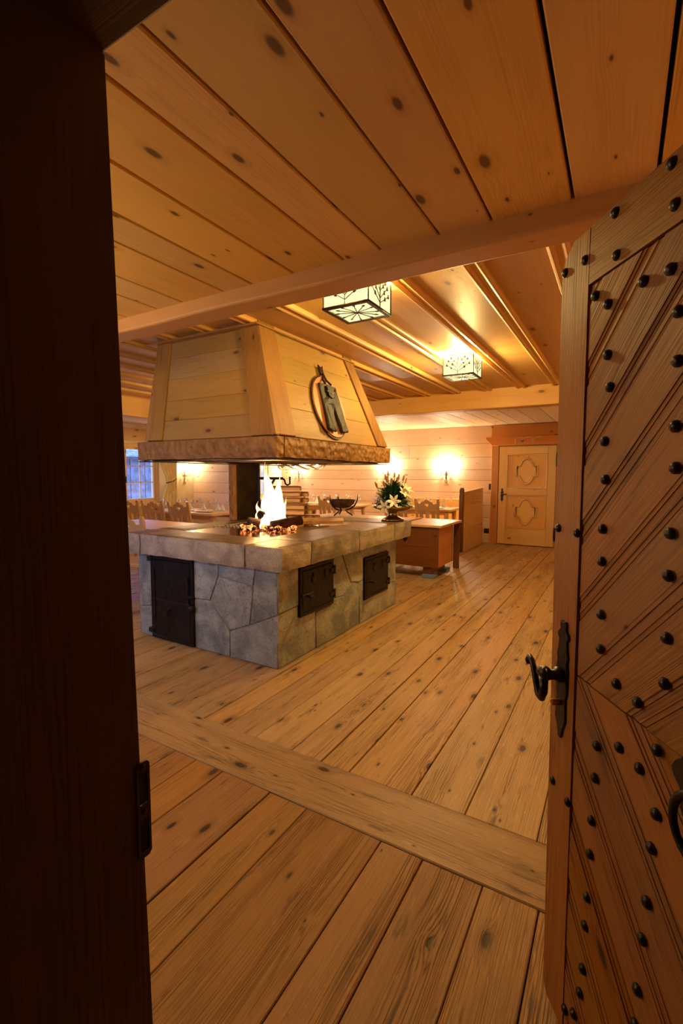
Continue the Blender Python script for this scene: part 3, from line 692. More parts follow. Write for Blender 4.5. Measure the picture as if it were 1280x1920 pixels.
# fascia beams
FA = (-3.565, -2.055, 2.595, 4.475); fz0, fz1 = 1.53, 1.69
def fascia(a, b):
    bm, c = rough_block(a, b, .005); obj('fascia_board', bm, M_FASCIA, hd, loc=c)
fascia((FA[0], FA[2], fz0), (FA[1], FA[2]+.09, fz1)); fascia((FA[1]-.09, FA[2]+.092, fz0+.001), (FA[1], FA[3], fz1)); fascia((FA[0], FA[2]+.092, fz0+.001), (FA[0]+.09, FA[3], fz1)); fascia((FA[0]+.092, FA[3]-.09, fz0), (FA[1]-.092, FA[3], fz1))
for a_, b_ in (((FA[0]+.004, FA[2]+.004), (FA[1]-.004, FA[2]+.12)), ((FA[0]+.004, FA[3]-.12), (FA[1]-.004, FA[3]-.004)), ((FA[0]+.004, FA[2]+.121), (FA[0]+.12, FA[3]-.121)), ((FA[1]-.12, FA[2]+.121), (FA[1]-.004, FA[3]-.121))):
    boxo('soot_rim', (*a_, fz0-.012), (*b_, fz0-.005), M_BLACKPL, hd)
boxo('smoke_throat', (FA[0]+.091, FA[2]+.091, fz1-.05), (FA[1]-.091, FA[3]-.091, fz1-.004), M_DARK, hd)
boxo('ceiling_collar', (HT['x0']-.10, HT['y0']-.08, ZM-.045), (HT['x1']+.06, HT['y1']+.06, ZM-.033), wood('post', 'X'), hd, .003)
# wooden peel with leather trousers hanging on the hood's side
n1 = face_n(1); ex = (face_pt(1, 1, 0)-face_pt(1, 0, 0)).normalized(); ey = n1.cross(ex)
def on_hood(px, py):     # pixel -> point on the hood's right face
    d = ray(px, py); p0 = face_pt(1, .5, .5)+n1*.014; return CAM+d*((p0-CAM).dot(n1)/d.dot(n1))
pc = on_hood(615, 765); ptop = on_hood(601, 700)
pmw = Matrix(((ex.x, ey.x, n1.x, 0), (ex.y, ey.y, n1.y, 0), (ex.z, ey.z, n1.z, 0), (0, 0, 0, 1)))
tp = pmw.inverted() @ (ptop-pc)
pl_ = thing('bread_peel', 'oval wooden board with a dark rim and short handle hung on the hood', 'wooden board', pc); pl_.matrix_local = Matrix.Translation(pc) @ pmw
RX, RY = .235, .27
hl = tp.y
out = []
for k in range(40):
    a = PI/2+.14+k*(2*PI-.28)/39; out.append((RX*math.cos(a), RY*math.sin(a)))
out += [(.028, hl-.05), (.018, hl), (-.018, hl), (-.028, hl-.05)]
obj('board', plate_mesh([out], .022, .003), wood('red', 'Y'), pl_, loc=(0, 0, .012))
rim = [((RX+.012)*math.cos(a_*PI/24), (RY+.012)*math.sin(a_*PI/24)) for a_ in range(48)]; rin = [((RX-.004)*math.cos(a_*PI/24), (RY-.004)*math.sin(a_*PI/24)) for a_ in range(48)]
obj('rim', plate_mesh([rim, rin], .012), M_IRON2, pl_, loc=(0, 0, .007))
obj('hanger', plate_mesh([[(-.03, -.045), (.03, -.045), (.026, .01), (.034, .05), (0, .028), (-.034, .05), (-.026, .01)]], .012, .002), M_IRON2, pl_, loc=(0, hl+.01, .02))
tr = thing('leather_trousers', 'small dark leather trousers hanging on the oval board', 'trousers', pc); tr.matrix_local = Matrix.Translation(pc) @ pmw
to = [(-.13, .19), (.13, .19), (.14, .0), (.165, -.22), (.05, -.23), (.012, -.02), (-.04, -.23), (-.155, -.215), (-.135, .0)]
def soft_plate(loop, th, sub=3, amp=.006):
    me = plate_mesh([loop], th, th*.3); bm = bm_new(); bm.from_mesh(me); bmesh.ops.triangulate(bm, faces=bm.faces)
    for _ in range(2): bmesh.ops.subdivide_edges(bm, edges=[e_ for e_ in bm.edges if e_.calc_length() > .03], cuts=1)
    for v in bm.verts:
        if v.co.z > 0: v.co.z += amp*math.sin(v.co.x*70+v.co.y*8)+amp*mnoise.noise(v.co*18)
    return bm
obj('trouser_body', soft_plate(to, .026), M_LEATHER, tr, loc=(0, 0, .040))
obj('front_flap', plate_mesh([[(-.05, .17), (.05, .17), (.045, .08), (0, .06), (-.045, .08)]], .010, .002), M_LEATHER, tr, loc=(0, 0, .062))
bm = bm_new(); add_tube(bm, [(-.06, .12, .066), (0, .10, .072), (.06, .12, .066)], .004, 5); obj('cord', bm, M_BONE, tr)
for sx_ in (-1, 1):
    bm = bm_new(); add_tube(bm, [(sx_*.05, .19, .055), (sx_*.03, .24, .03), (0, hl-.02, .03)], .009, 5); obj('brace_strap', bm, M_LEATHER, tr)
    bm = bm_new(); add_sphere(bm, (sx_*.10, -.222, .045), .012, 6, 5); obj('tassel', bm, M_LEATHER, tr)

# =================================================================== OPEN STUDDED DOOR
E0 = Vector((-.118, 1.292, 0)); DU = Vector((.552, -.834, 0)).normalized(); DN = Vector((-DU.y*-1, DU.x, 0))
DN = Vector((-.834, -.552, 0)).normalized()
DM = Matrix(((DU.x, 0, DN.x, E0.x), (DU.y, 0, DN.y, E0.y), (0, 1, 0, 0), (0, 0, 0, 1)))   # local: x=u, y=v(up), z=out to viewer
dr = bpy.data.objects.new('door_1', None); COL.objects.link(dr); dr.matrix_local = DM; dr['kind'] = 'structure'
DW, UC, V0 = 1.03, .50, .945
e_top, e_bot = -.047, -.003
bm = bm_new(); add_hexa(bm, [(e_bot+.012, .03, -.05), (DW, .03, -.05), (DW, .03, -.018), (e_bot+.012, .03, -.018), (e_top+.012, 1.972, -.05), (DW, 1.972, -.05), (DW, 1.972, -.018), (e_top+.012, 1.972, -.018)])
obj('door_core', bm, wood('door', 'Y'), dr)
def door_piece(name, polys_h, ang, mat):
    """polys_h: list of (polygon in uv, height); length direction at angle ang becomes local Y"""
    allp = [p for pl, _ in polys_h for p in pl]; cx = sum(p[0] for p in allp)/len(allp); cy = sum(p[1] for p in allp)/len(allp)
    R = Matrix.Rotation(ang-PI/2, 4, 'Z'); mw = Matrix.Translation((cx, cy, 0)) @ R; inv = mw.inverted(); bm = bm_new()
    for pl, h_ in polys_h:
        if len(pl) < 3: continue
        q = [inv @ Vector((p[0], p[1], 0)) for p in pl]
        A = [bm.verts.new((p.x, p.y, -.0185)) for p in q]; B = [bm.verts.new((p.x, p.y, h_)) for p in q]; n = len(q)
        bm.faces.new(A[::-1]); bm.faces.new(B)
        for i in range(n): bm.faces.new((A[i], A[(i+1) % n], B[(i+1) % n], B[i]))
    return obj(name, bm, mat, dr, mw=mw)
md = wood('door', 'Y')
seamu = lambda v: .10-.028*(v/1.97)       # inner edge of the lock stile
stile = [(e_bot, .055), (e_bot+.02, .03), (seamu(.03)-.002, .03), (seamu(1.97)-.002, 1.972), (e_top+.05, 1.972), (e_top+.012, 1.945), (e_top, 1.90)]
door_piece('lock_stile', [(stile, .004)], PI/2, md)
door_piece('hinge_stile', [([(DW-.11, .03), (DW, .03), (DW, 1.972), (DW-.11, 1.972)], .004)], PI/2, md)
door_piece('top_rail', [([(seamu(1.97)+.002, 1.847), (DW-.113, 1.847), (DW-.113, 1.972), (seamu(1.97)+.002, 1.972)], .004)], 0, md)
door_piece('bottom_rail', [([(seamu(0)+.002, .03), (DW-.113, .03), (DW-.113, .075), (seamu(0)+.002, .075)], .003)], 0, md)
cs = [.622+.1835*k for k in range(-4, 9)]
for sgnv in (1, -1):
    for half in (0, 1):
        vlo, vhi = (V0+.002, 1.843) if sgnv > 0 else (.079, V0-.002)
        u0, u1 = (.098, UC-.002) if half == 0 else (UC+.002, DW-.114)
        # distance coordinate: q = |v-V0| - (u-..)  -> on left/up half  q = (v-V0) - u
        reg = [(u0 if not (half == 0 and sgnv > 0) else seamu(vlo)+.004, vlo), (u1, vlo), (u1, vhi), ((u0 if half else seamu(vhi)+.004), vhi)]
        for a, b in zip(cs, cs[1:]):
            ca, cb = a-V0, b-V0
            su = -1 if half == 0 else 1      # left half: q = s*(v-V0) - u ; right half mirrored about UC: q = s*(v-V0) + (u-2UC)
            off = 0 if half == 0 else -2*UC
            def band(lo, hi):
                p = clip(reg, su, sgnv, lo+sgnv*V0-off); return clip(p, -su, -sgnv, -(hi+sgnv*V0-off)) if p else p
            g = .0026
            L = [(band(ca+g, ca+.016), -.0020), (band(ca+.016, ca+.028), -.0005), (band(ca+.028, ca+.044), -.0025), (band(ca+.044, ca+.056), -.0005), (band(ca+.056, cb-g), random.uniform(-.001, .003))]
            L = [(p, h_) for p, h_ in L if len(p) >= 3]
            if not L: continue
            ang = math.atan2(1, 1) if (half == 0) == (sgnv > 0) else math.atan2(1, -1)
            door_piece('door_board', L, ang, md)
studs = [(.163, 1.955), (.056, 1.908), (-.030, 1.915), (.173, 1.867), (.103, 1.812), (.15, 1.778), (.258, 1.782), (.327, 1.775), (.351, 1.696), (.157, 1.672), (.17, 1.603), (.356, 1.613), (.359, 1.503), (.161, 1.491), (.17, 1.41), (.365, 1.432), (.317, 1.955),
 (-.014, 1.285), (.071, 1.283), (.168, 1.304), (.171, 1.234), (.177, 1.119), (.363, 1.319), (.364, 1.245), (.181, 1.044), (.239, .993), (.304, .986), (.369, 1.053), (.368, 1.135), (.361, .925), (.185, .827), (.258, .868), (.319, .863), (.183, .752), (.008, .627), (.081, .621), (.179, .649), (.179, .569), (.368, .808), (.361, .737),
 (.176, .462), (.358, .627), (.173, .389), (.172, .28), (.352, .546), (.165, .211), (.347, .436), (.108, .098), (.145, .132), (.347, .362), (.35, .26), (.35, .19), (.33, 1.88)]
studs += [(2*UC-u_, v_) for u_, v_ in studs if .12 < u_ < UC] + [(.97, 1.9), (.97, 1.28), (.97, .62), (.97, .06)]
bm = bm_new(); add_lathe(bm, [(.0112, 0), (.0108, .004), (.0080, .0078), (.003, .0098)], 10); sm = None
for u_, v_ in studs:
    if sm is None: sm = obj('stud', bm, M_IRON2, dr, loc=(u_, v_, .004), smooth=True).data
    else: obj('stud', sm, M_IRON2, dr, loc=(u_, v_, .003))
# lever handle on a long shaped plate
ec = [(0, .145), (.010, .148), (.014, .138), (.012, .128), (.022, .118), (.024, .108), (.017, .10), (.019, .08), (.024, .06), (.020, .045), (.024, .03), (.024, -.03), (.019, -.045), (.021, -.075), (.022, -.10), (.016, -.115), (.012, -.122), (.010, -.132), (.004, -.150)]
ec = [(x*1.05, y_) for x, y_ in ec] + [(-x*1.05, y_) for x, y_ in ec[::-1] if x > 0]
lh = obj('handle_plate', plate_mesh([ec], .006, .001), M_IRON2, dr, loc=(.036, .912, .007))
bm = bm_new(); add_lathe(bm, [(.018, 0), (.020, .012), (.013, .018), (.012, .034), (.015, .038), (.004, .042)], 14, (0, .012, .003)); obj('rosette', bm, M_IRON2, lh, smooth=True)
bm = bm_new()
# leaf shaped grip, curled back at the end
path = [(.004, .012, .034), (-.014, .012, .038), (-.030, .010, .040), (-.046, .006, .040)]
add_tube(bm, path, [.013, .017, .013, .005], 10)
path2 = [(x_*1.04, y_*1.2, .040) for x_, y_ in ((-.012, -.004), (-.012, -.03), (-.022, -.048), (-.036, -.046), (-.05, -.026), (-.064, -.002), (-.078, .014), (-.092, .018), (-.098, .008), (-.093, .0))]
add_tube(bm, path2, [.011, .0105, .010, .0095, .009, .0085, .008, .0075, .009, .007], 8); obj('lever', bm, M_IRON2, lh, smooth=True)
bm = bm_new(); add_lathe(bm, [(.008, 0), (.008, .022), (.006, .024)], 12, (0, -.058, .002)); obj('lock_cylinder', bm, M_BRASS, lh)
# central knocker
kn = [(.088*math.cos(a_*PI/20)*(1+.10*math.cos(a_*PI/20*8)), .088*math.sin(a_*PI/20)*(1+.10*math.cos(a_*PI/20*8))) for a_ in range(40)]
kp = obj('knocker_plate', plate_mesh([kn], .008, .002), M_IRON2, dr, loc=(UC, .925, .008))
bm = bm_new(); add_lathe(bm, [(.052, 0), (.050, .012), (.03, .024), (.012, .028)], 18); obj('knocker_boss', bm, M_IRON2, kp, smooth=True)
bm = bm_new(); add_tube(bm, [(.055*math.sin(t*2*PI/20), -.05+.055*math.cos(t*2*PI/20), .03) for t in range(21)], .007, 6, False); obj('knocker_ring', bm, M_IRON2, kp, smooth=True)
# strap hinges at the hidden edge
for v_ in (.35, 1.6): boxo('hinge', (DW-.02, v_-.05, -.04), (DW+.015, v_+.05, .012), M_IRON2, dr)

# =================================================================== CEILING LANTERNS
def lantern(loc, label, pw=P_CEIL):
    t = thing('ceiling_lantern', label, 'ceiling lamp', loc, 0, 'square ceiling lanterns')
    S, Hh = .142, .165        # half width, height of the glass
    z0 = -.03-Hh
    for i in range(4):
        a = i*PI/2; g = obj('glass_panel', (lambda b: (add_box(b, (-S+.004, S-.004, z0+.004), (S-.004, S-.001, -.03)), b)[1])(bm_new()), M_LAMPGLASS, t, rot=(0, 0, a))
        b = bm_new(); y = S+.001
        add_bar(b, (0, y, z0), (0, y, z0+Hh*.98), .006, .004, (0, 1, 0))
        for s_ in (-1, 1):
            for zz, dx, dz in ((.30, .085, .075), (.55, .06, .055), (.15, .10, .06)):
                p0 = Vector((0, y, z0+Hh*zz)); p1 = p0+Vector((s_*dx, 0, dz)); add_bar(b, p0, p1, .004, .003, (0, 1, 0))
                for q in (.55, 1.0):
                    pp = p0.lerp(p1, q); add_bar(b, pp+Vector((0, 0, -.008)), pp+Vector((s_*.006, 0, .014)), .010, .003, (0, 1, 0)); add_bar(b, pp, pp+Vector((s_*.014, 0, -.002)), .008, .003, (0, 1, 0))
        obj('branch_ornament', b, M_IRON, t, rot=(0, 0, a))
    obj('glass_bottom', (lambda b: (add_box(b, (-S+.008, -S+.008, z0+.001), (S-.008, S-.008, z0+.004)), b)[1])(bm_new()), M_LAMPGLASS, t)
    fr = plate_mesh([[(-S-.004, -S-.004), (S+.004, -S-.004), (S+.004, S+.004), (-S-.004, S+.004)], [(-S+.02, -S+.02), (S-.02, -S+.02), (S-.02, S-.02), (-S+.02, S-.02)]], .012, .001)
    obj('bottom_frame', fr, M_IRON, t, loc=(0, 0, z0-.004))
    b = bm_new(); zz = z0-.005
    for p, q in (((-.12, -.04), (.12, .04)), ((-.12, .04), (.12, -.04)), ((-.04, -.12), (.04, .12)), ((.04, -.12), (-.04, .12)), ((-.09, -.09), (.09, .09)), ((-.09, .09), (.09, -.09))):
        add_bar(b, (*p, zz), (*q, zz), .005, .003)
        for e_ in (p, q):
            d = Vector((*e_, 0)).normalized(); c = Vector((*e_, zz))*1; c.z = zz
            add_bar(b, c*.999-d*.022, c-d*.006, .014, .003)
    obj('snowflake_ornament', b, M_IRON, t)
    for sx_ in (-1, 1):
        for sy_ in (-1, 1):
            b = bm_new(); add_bar(b, (sx_*(S-.001), sy_*(S-.001), z0), (sx_*(S-.001), sy_*(S-.001), -.004), .008, .008); obj('corner_rod', b, M_IRON, t)
    boxo('ceiling_plate', (-.09, -.09, -.014), (.09, .09, 0), M_IRON, t, .002)
    b = bm_new(); add_lathe(b, [(.02, -.014), (.02, -.05), (.014, -.055)], 10); obj('socket', b, M_IRON, t)
    light('lantern_bulb', t, (0, 0, -.10), pw, WARM, .05)
    return t
lantern((-1.335, 2.43, ZM), 'square glass ceiling lantern with iron branches close behind the near beam', P_CEIL*.36)
lantern((-1.335, 4.50, ZM), 'square glass ceiling lantern with iron branches in the middle of the battened ceiling')
lantern((-4.42, 4.7, ZM), 'added square glass ceiling lantern with iron branches, unseen behind the wooden hood', 900.0)  # added lamp, hidden by the hood, brightens the chair backs
lantern((-2.85, 1.02, ZN), 'added unseen square glass ceiling lantern on the flat board ceiling beside the doorway', P_NEAR_FILL)  # added lamp out of view, lights the near floor and door
lantern((-5.2, 1.12, ZN), 'added unseen square glass ceiling lantern on the flat board ceiling toward the window wall', P_NEAR_FILL)  # second added lamp out of view, fills the near left side

# =================================================================== WALL SCONCES
def sconce(loc, rz, label, pw=1.0):
    t = thing('wall_sconce', label, 'wall lamp', loc, rz, 'wrought iron wall sconces')     # wall behind at +y local, faces -y
    fl = [(0, .12), (.016, .09), (.012, .06), (.03, .045), (.045, .02), (.03, .03), (.014, .02), (.012, -.03), (.02, -.06), (0, -.10)]
    fl = fl + [(-x, y_) for x, y_ in fl[::-1] if x > 0]
    obj('back_plate', plate_mesh([fl], .010, .002), M_PEWTER, t, mw=Matrix.Translation((0, -.008, 0)) @ Matrix.Rotation(PI/2, 4, 'X'))
    b = bm_new(); add_tube(b, [(.028*math.sin(k*PI/8), -.012, -.125+.028*math.cos(k*PI/8)) for k in range(17)], .006, 6, False); obj('ring', b, M_PEWTER, t, smooth=True)
    for s_ in (-1, 1):
        b = bm_new(); add_tube(b, [(0, -.012, .03), (s_*.04, -.04, .01), (s_*.08, -.06, .02), (s_*.10, -.06, .055)], .006, 6); add_lathe(b, [(.004, .05), (.026, .056), (.022, .064), (.004, .066)], 12, (s_*.10, -.06, 0)); obj('arm', b, M_PEWTER, t, smooth=True)
        b = bm_new(); add_lathe(b, [(.010, .06), (.010, .14), (.006, .145)], 10, (s_*.10, -.06, 0)); obj('candle_sleeve', b, M_PAINTED, t)
        b = bm_new(); add_lathe(b, [(.006, .145), (.015, .165), (.012, .19), (.002, .215)], 10, (s_*.10, -.06, 0)); obj('bulb', b, M_BULB, t, smooth=True)
        light('sconce_light', t, (s_*.10, -.09, .20), P_SCONCE*pw, WARM2, .02)
    return t
zsn = 1.40
sconce((-3.24, YB-.028, zsn), 0, 'iron wall sconce with two candle bulbs on the back wall near the carved door', 1.0)
sconce((-4.62, YB-.028, zsn), 0, 'iron wall sconce with two candle bulbs on the back wall above the lily bouquet', 1.0)
sconce((-7.15, YB-.028, zsn), 0, 'iron wall sconce on the back wall close to the corner window', .8)
sconce((-2.5, YF1-.03, 1.42), PI, 'added unseen iron wall sconce with two candle bulbs on the doorway wall beside the jamb', .6)  # added sconce out of view, brightens the near ceiling and beam
sconce((XL, 6.68, 1.36), PI/2, 'iron wall sconce on the cream plaster beside the curtain', .3)

# =================================================================== BACK DOOR, FRAME, SWITCHES
d2 = bpy.data.objects.new('door_2', None); COL.objects.link(d2); d2.location = (-1.60, YB-.03, 0); d2['kind'] = 'structure'
DWh, DH = .53, 1.98
mp = wood('pine', 'Z'); mpx = wood('pine', 'X'); mr = wood('red', 'Z'); mrx = wood('red', 'X')
boxo('door_leaf', (-DWh, -.035, .015), (DWh, -.005, DH), mp, d2)
for a, b, m_ in (((-DWh, -.055, .015), (-DWh+.15, -.035, DH), mp), ((DWh-.15, -.055, .015), (DWh, -.035, DH), mp), ((-DWh+.15, -.055, DH-.15), (DWh-.15, -.035, DH), mpx), ((-DWh+.15, -.055, 1.02), (DWh-.15, -.035, 1.14), mpx), ((-DWh+.15, -.055, .015), (DWh-.15, -.035, .34), mpx)):
    boxo('door_stile' if m_ is mp else 'door_rail', a, b, m_, d2, .006)
def bar_outline(cx, cz, w_, h_):
    # oval with small square shoulders, as on the carved panels
    P = []
    for k in range(13): a = PI*.80-k*PI*.60/12; P.append((cx+w_*.78*math.cos(a)*1.0, cz+h_*.42+h_*.58*(math.sin(a)-math.sin(PI*.2))/(1-math.sin(PI*.2))))
    P += [(cx+w_*.78, cz+h_*.40), (cx+w_, cz+h_*.40)]
    Q = [(2*cx-x, z_) for x, z_ in P[::-1] if False]
    right = P
    full = right+[(x, 2*cz-z_) for x, z_ in right[::-1]]
    # mirror left shoulder
    top = [(2*cx-(cx+w_), cz+h_*.40), (2*cx-(cx+w_*.78), cz+h_*.40)]
    return top+P+[(x, 2*cz-z_) for x, z_ in P[::-1]]+[(x, 2*cz-z_) for x, z_ in top[::-1]]
for z0, z1 in ((.34, 1.02), (1.14, DH-.15)):
    cz = (z0+z1)/2; ww, hh_ = DWh-.15, (z1-z0)/2
    o1 = bar_outline(0, cz, .215, .275); i1 = [(x*.80, cz+(z_-cz)*.84) for x, z_ in o1]; i2 = [(x*.78, cz+(z_-cz)*.82) for x, z_ in o1]
    obj('panel_moulding', plate_mesh([o1, i1], .030, .012), mp, d2, mw=Matrix.Translation((0, -.042, 0)) @ Matrix.Rotation(PI/2, 4, 'X'))
    obj('raised_panel', plate_mesh([i2], .012, .005), mp, d2, mw=Matrix.Translation((0, -.036, 0)) @ Matrix.Rotation(PI/2, 4, 'X'))
    fo = [(-ww, z0), (ww, z0), (ww, z1), (-ww, z1)]; fi_ = [(-ww+.022, z0+.022), (ww-.022, z0+.022), (ww-.022, z1-.022), (-ww+.022, z1-.022)]
    obj('panel_bead', plate_mesh([fo, fi_], .026, .006), mpx, d2, mw=Matrix.Translation((0, -.046, 0)) @ Matrix.Rotation(PI/2, 4, 'X'))
ec2 = [(0, .15), (.02, .12), (.015, .09), (.03, .06), (.022, .03), (.03, 0), (.022, -.04), (.028, -.08), (.012, -.11), (0, -.14)]; ec2 += [(-x, y_) for x, y_ in ec2[::-1] if x > 0]
hp2 = obj('handle_plate', plate_mesh([ec2], .008, .001), M_IRON2, d2, mw=Matrix.Translation((-DWh+.075, -.059, 1.0)) @ Matrix.Rotation(PI/2, 4, 'X'))
bm = bm_new(); add_tube(bm, [(0, .03, 0), (0, .03, .05), (.05, .02, .06), (.10, .03, .055)], .011, 8); obj('lever', bm, M_IRON2, hp2, smooth=True)
for z_ in (.28, 1.72):
    bm = bm_new(); add_box(bm, (DWh-.01, -.075, z_-.09), (DWh+.05, -.035, z_+.09), .006); add_tube(bm, [(DWh+.012, -.078, z_-.14), (DWh+.012, -.078, z_+.12)], .017, 8); obj('hinge', bm, M_IRON2, d2)
tf = bpy.data.objects.new('trim_4', None); COL.objects.link(tf); tf.location = (-1.60, YB-.03, 0); tf['kind'] = 'structure'
boxo('frame_post', (-DWh-.15, -.06, 0), (-DWh-.012, 0, DH+.02), mr, tf, .004); boxo('frame_post', (DWh+.06, -.06, 0), (DWh+.20, 0, DH+.02), mr, tf, .004)
corn = [(-.80, .17), (-.80, .125), (-.775, .115), (-.765, .085), (-.73, .075), (-.72, .045), (-.69, .03), (-.68, 0), (.78, 0), (.78, .17)]
obj('frame_header', plate_mesh([corn], .10, .004), mrx, tf, mw=Matrix.Translation((0, -.05, DH+.022)) @ Matrix.Rotation(PI/2, 4, 'X'))
boxo('frieze_board', (-.70, -.05, DH+.195), (.78, 0, ZB-.005), mrx, tf, .004)
# painted scroll and two little shields on the header
sc_ = thing('painted_scroll', 'thin cream scroll line with two small shields painted above the carved door', 'door painting', (-1.58, YB-.133, DH+.11))
bm = bm_new(); pts = [(-.24, 0, -.07), (-.24, 0, .04)]+[(-.24+k*.033, 0, .045+.012*math.sin(k*1.1)) for k in range(15)]
add_tube(bm, pts, .004, 5); obj('scroll', bm, M_PAINTED, sc_)
for x, m_ in ((-.11, M_CUSHION), (.09, M_PINK)):
    s_ = obj('shield', plate_mesh([[(-.022, .02), (.022, .02), (.02, -.015), (0, -.035), (-.02, -.015)]], .006), m_, sc_, mw=Matrix.Translation((x, 0, -.01)) @ Matrix.Rotation(PI/2, 4, 'X'))
    bm = bm_new(); add_sphere(bm, (0, .033, 0), .014, 8, 5, (1, 1, .4)); obj('crest', bm, M_PAINTED, s_)
for p, sx_, sz_, lb in (((-2.30, YB-.028, 1.17), .035, .06, 'black light switch on the plank wall left of the carved door'), ((-2.36, YB-.028, .25), .05, .05, 'black wall socket low on the planks beside the carved door frame')):
    t = thing('wall_switch' if sx_ < .04 else 'wall_socket', lb, 'switch' if sx_ < .04 else 'socket', p)
    boxo('cover', (-sx_, -.012, -sz_), (sx_, 0, sz_), M_BLACKPL, t, .003); boxo('insert', (-sx_*.6, -.017, -sz_*.6), (sx_*.6, -.012, sz_*.6), M_BLACKPL, t, .002)

# =================================================================== CHEST / TROUGH TABLE
CX0, CX1, CY0, CY1 = -4.35, -2.08, 6.08, 6.72
ch = thing('wooden_chest', 'long dark reddish wooden chest with iron hasp behind the fireplace', 'chest', ((CX0+CX1)/2, (CY0+CY1)/2, 0))
cx, cy = (CX0+CX1)/2, (CY0+CY1)/2; hx, hy = (CX1-CX0)/2, (CY1-CY0)/2; mc = wood('chest', 'X')
for a, b in ((.15, .42), (.423, .69)):
    boxo('front_plank', (-hx, -hy, a), (hx, -hy+.03, b), mc, ch, .004); boxo('back_plank', (-hx, hy-.03, a), (hx, hy, b), mc, ch, .004)
for s_ in (-1, 1): boxo('end_panel', (s_*hx-(.035 if s_ > 0 else 0), -hy+.031, .15), (s_*hx+(.035 if s_ < 0 else 0), hy-.031, .69), wood('red', 'Y'), ch, .004)
boxo('chest_floor', (-hx+.04, -hy+.03, .15), (hx-.04, hy-.03, .18), mc, ch)
for a, b in ((-hy-.03, -.02), (-.018, hy+.28)): boxo('lid_plank', (-hx-.03, a, .70), (hx+.05, b, .735), wood('chair', 'X'), ch, .005)
boxo('lid_batten', (hx-.62, -hy-.02, .735), (hx-.55, hy+.2, .75), wood('chair', 'Y'), ch, .004)
obj('iron_hasp', plate_mesh([[(-.045, 0), (.045, 0), (.03, -.10), (.035, -.16), (0, -.21), (-.035, -.16), (-.03, -.10)]], .01, .002), M_IRON, ch, mw=Matrix.Translation((hx-.48, -hy-.008, .69)) @ Matrix.Rotation(PI/2, 4, 'X'))
for s_ in (-1, 1):
    boxo('foot', (s_*(hx-.16)-.06, -hy+.03, .05), (s_*(hx-.16)+.06, hy-.03, .149), mc, ch, .004)
    boxo('foot_block', (s_*(hx-.13)-.09, -hy-.03, 0), (s_*(hx-.13)+.09, -hy+.12, .05), M_CUSHION, ch, .004); boxo('foot_block', (s_*(hx-.13)-.09, hy-.12, 0), (s_*(hx-.13)+.09, hy+.03, .05), M_CUSHION, ch, .004)
bm = bm_new(); bm_add_mesh(bm, plate_mesh([[(-.0, 0), (.09, 0), (.085, .2), (.10, .4), (.08, .55), (.10, .698), (0, .698)]], .03, .003))
obj('leg_board', bm, mc, ch, mw=Matrix.Translation((hx-.06, hy+.24, 0)) @ Matrix.Rotation(PI/2, 4, 'X'))
# cauldron bowl on the chest
bp = onZ(641, 967, .736)
bw = thing('iron_bowl', 'dark iron bowl held in a stand of curved horns on the chest', 'bowl', (bp.x, min(bp.y, 6.66), .735)); bw.scale = (1.2, 1.2, 1.05)
bm = bm_new(); add_lathe(bm, [(.02, .12), (.10, .135), (.165, .19), (.185, .255), (.175, .255), (.155, .20), (.09, .15), (.01, .14)], 24); obj('basin', bm, M_CHAR, bw, smooth=True)
for k in range(3):
    a = k*2*PI/3+.25; c_, s_ = math.cos(a), math.sin(a)
    bm = bm_new(); add_tube(bm, [(c_*q, s_*q, z_) for q, z_ in ((.15, .012), (.08, .06), (.05, .09), (.12, .115), (.18, .17), (.215, .25), (.225, .34))], [.010, .012, .013, .013, .012, .009, .003], 7); obj('horn_leg', bm, M_IRON2, bw, smooth=True)
# pewter urn with lilies on the slab corner
up_ = Vector((-2.13, 4.70, SZ1+.002))
ur = thing('pewter_urn', 'low footed pewter urn on the far corner of the stone slab', 'urn', up_); ur.scale = (1.22, 1.22, 1.0)
bm = bm_new(); add_lathe(bm, [(.10, 0), (.10, .015), (.075, .03), (.045, .05), (.038, .085), (.05, .10), (.11, .112), (.165, .135), (.18, .155), (.175, .165), (.15, .155), (.10, .14), (.01, .135)], 28); obj('urn_body', bm, M_PEWTER, ur, smooth=True)
bq = thing('lily_bouquet', 'full bouquet of cream and pink lilies with dark green leaves in the pewter urn', 'bouquet', up_+Vector((0, 0, .14)))
def leaf(bm, p, d, L, w_, bend=.3):
    d = d.normalized(); s_ = d.cross(Vector((0, 0, 1))); s_ = s_.normalized() if s_.length > .05 else Vector((1, 0, 0)); n_ = s_.cross(d)
    P = []
    for k, (t, ww) in enumerate(((0, .15), (.3, .8), (.6, 1), (.85, .55), (1, .04))):
        c = p+d*(L*t)-n_*(bend*L*t*t)*(-1 if n_.z < 0 else 1)
        P.append((bm.verts.new(c-s_*w_*ww*.5), bm.verts.new(c+n_*.004), bm.verts.new(c+s_*w_*ww*.5)))
    for a, b in zip(P, P[1:]):
        bm.faces.new((a[0], a[1], b[1], b[0])); bm.faces.new((a[1], a[2], b[2], b[1]))
q = random.Random(11); bm = bm_new()
for k in range(560):
    a = q.uniform(0, 2*PI); el = q.uniform(.05, 1.4); d = Vector((math.cos(a)*math.cos(el), math.sin(a)*math.cos(el), math.sin(el)))
    st = Vector((d.x*.10, d.y*.10, d.z*.16))*q.uniform(.3, 1.25)+Vector((0, 0, .02)); leaf(bm, st, d+Vector((q.uniform(-.5, .5), q.uniform(-.5, .5), q.uniform(-.3, .4))), q.uniform(.08, .13), q.uniform(.022, .038))
obj('foliage', bm, M_LEAF, bq, smooth=True, kind='stuff')
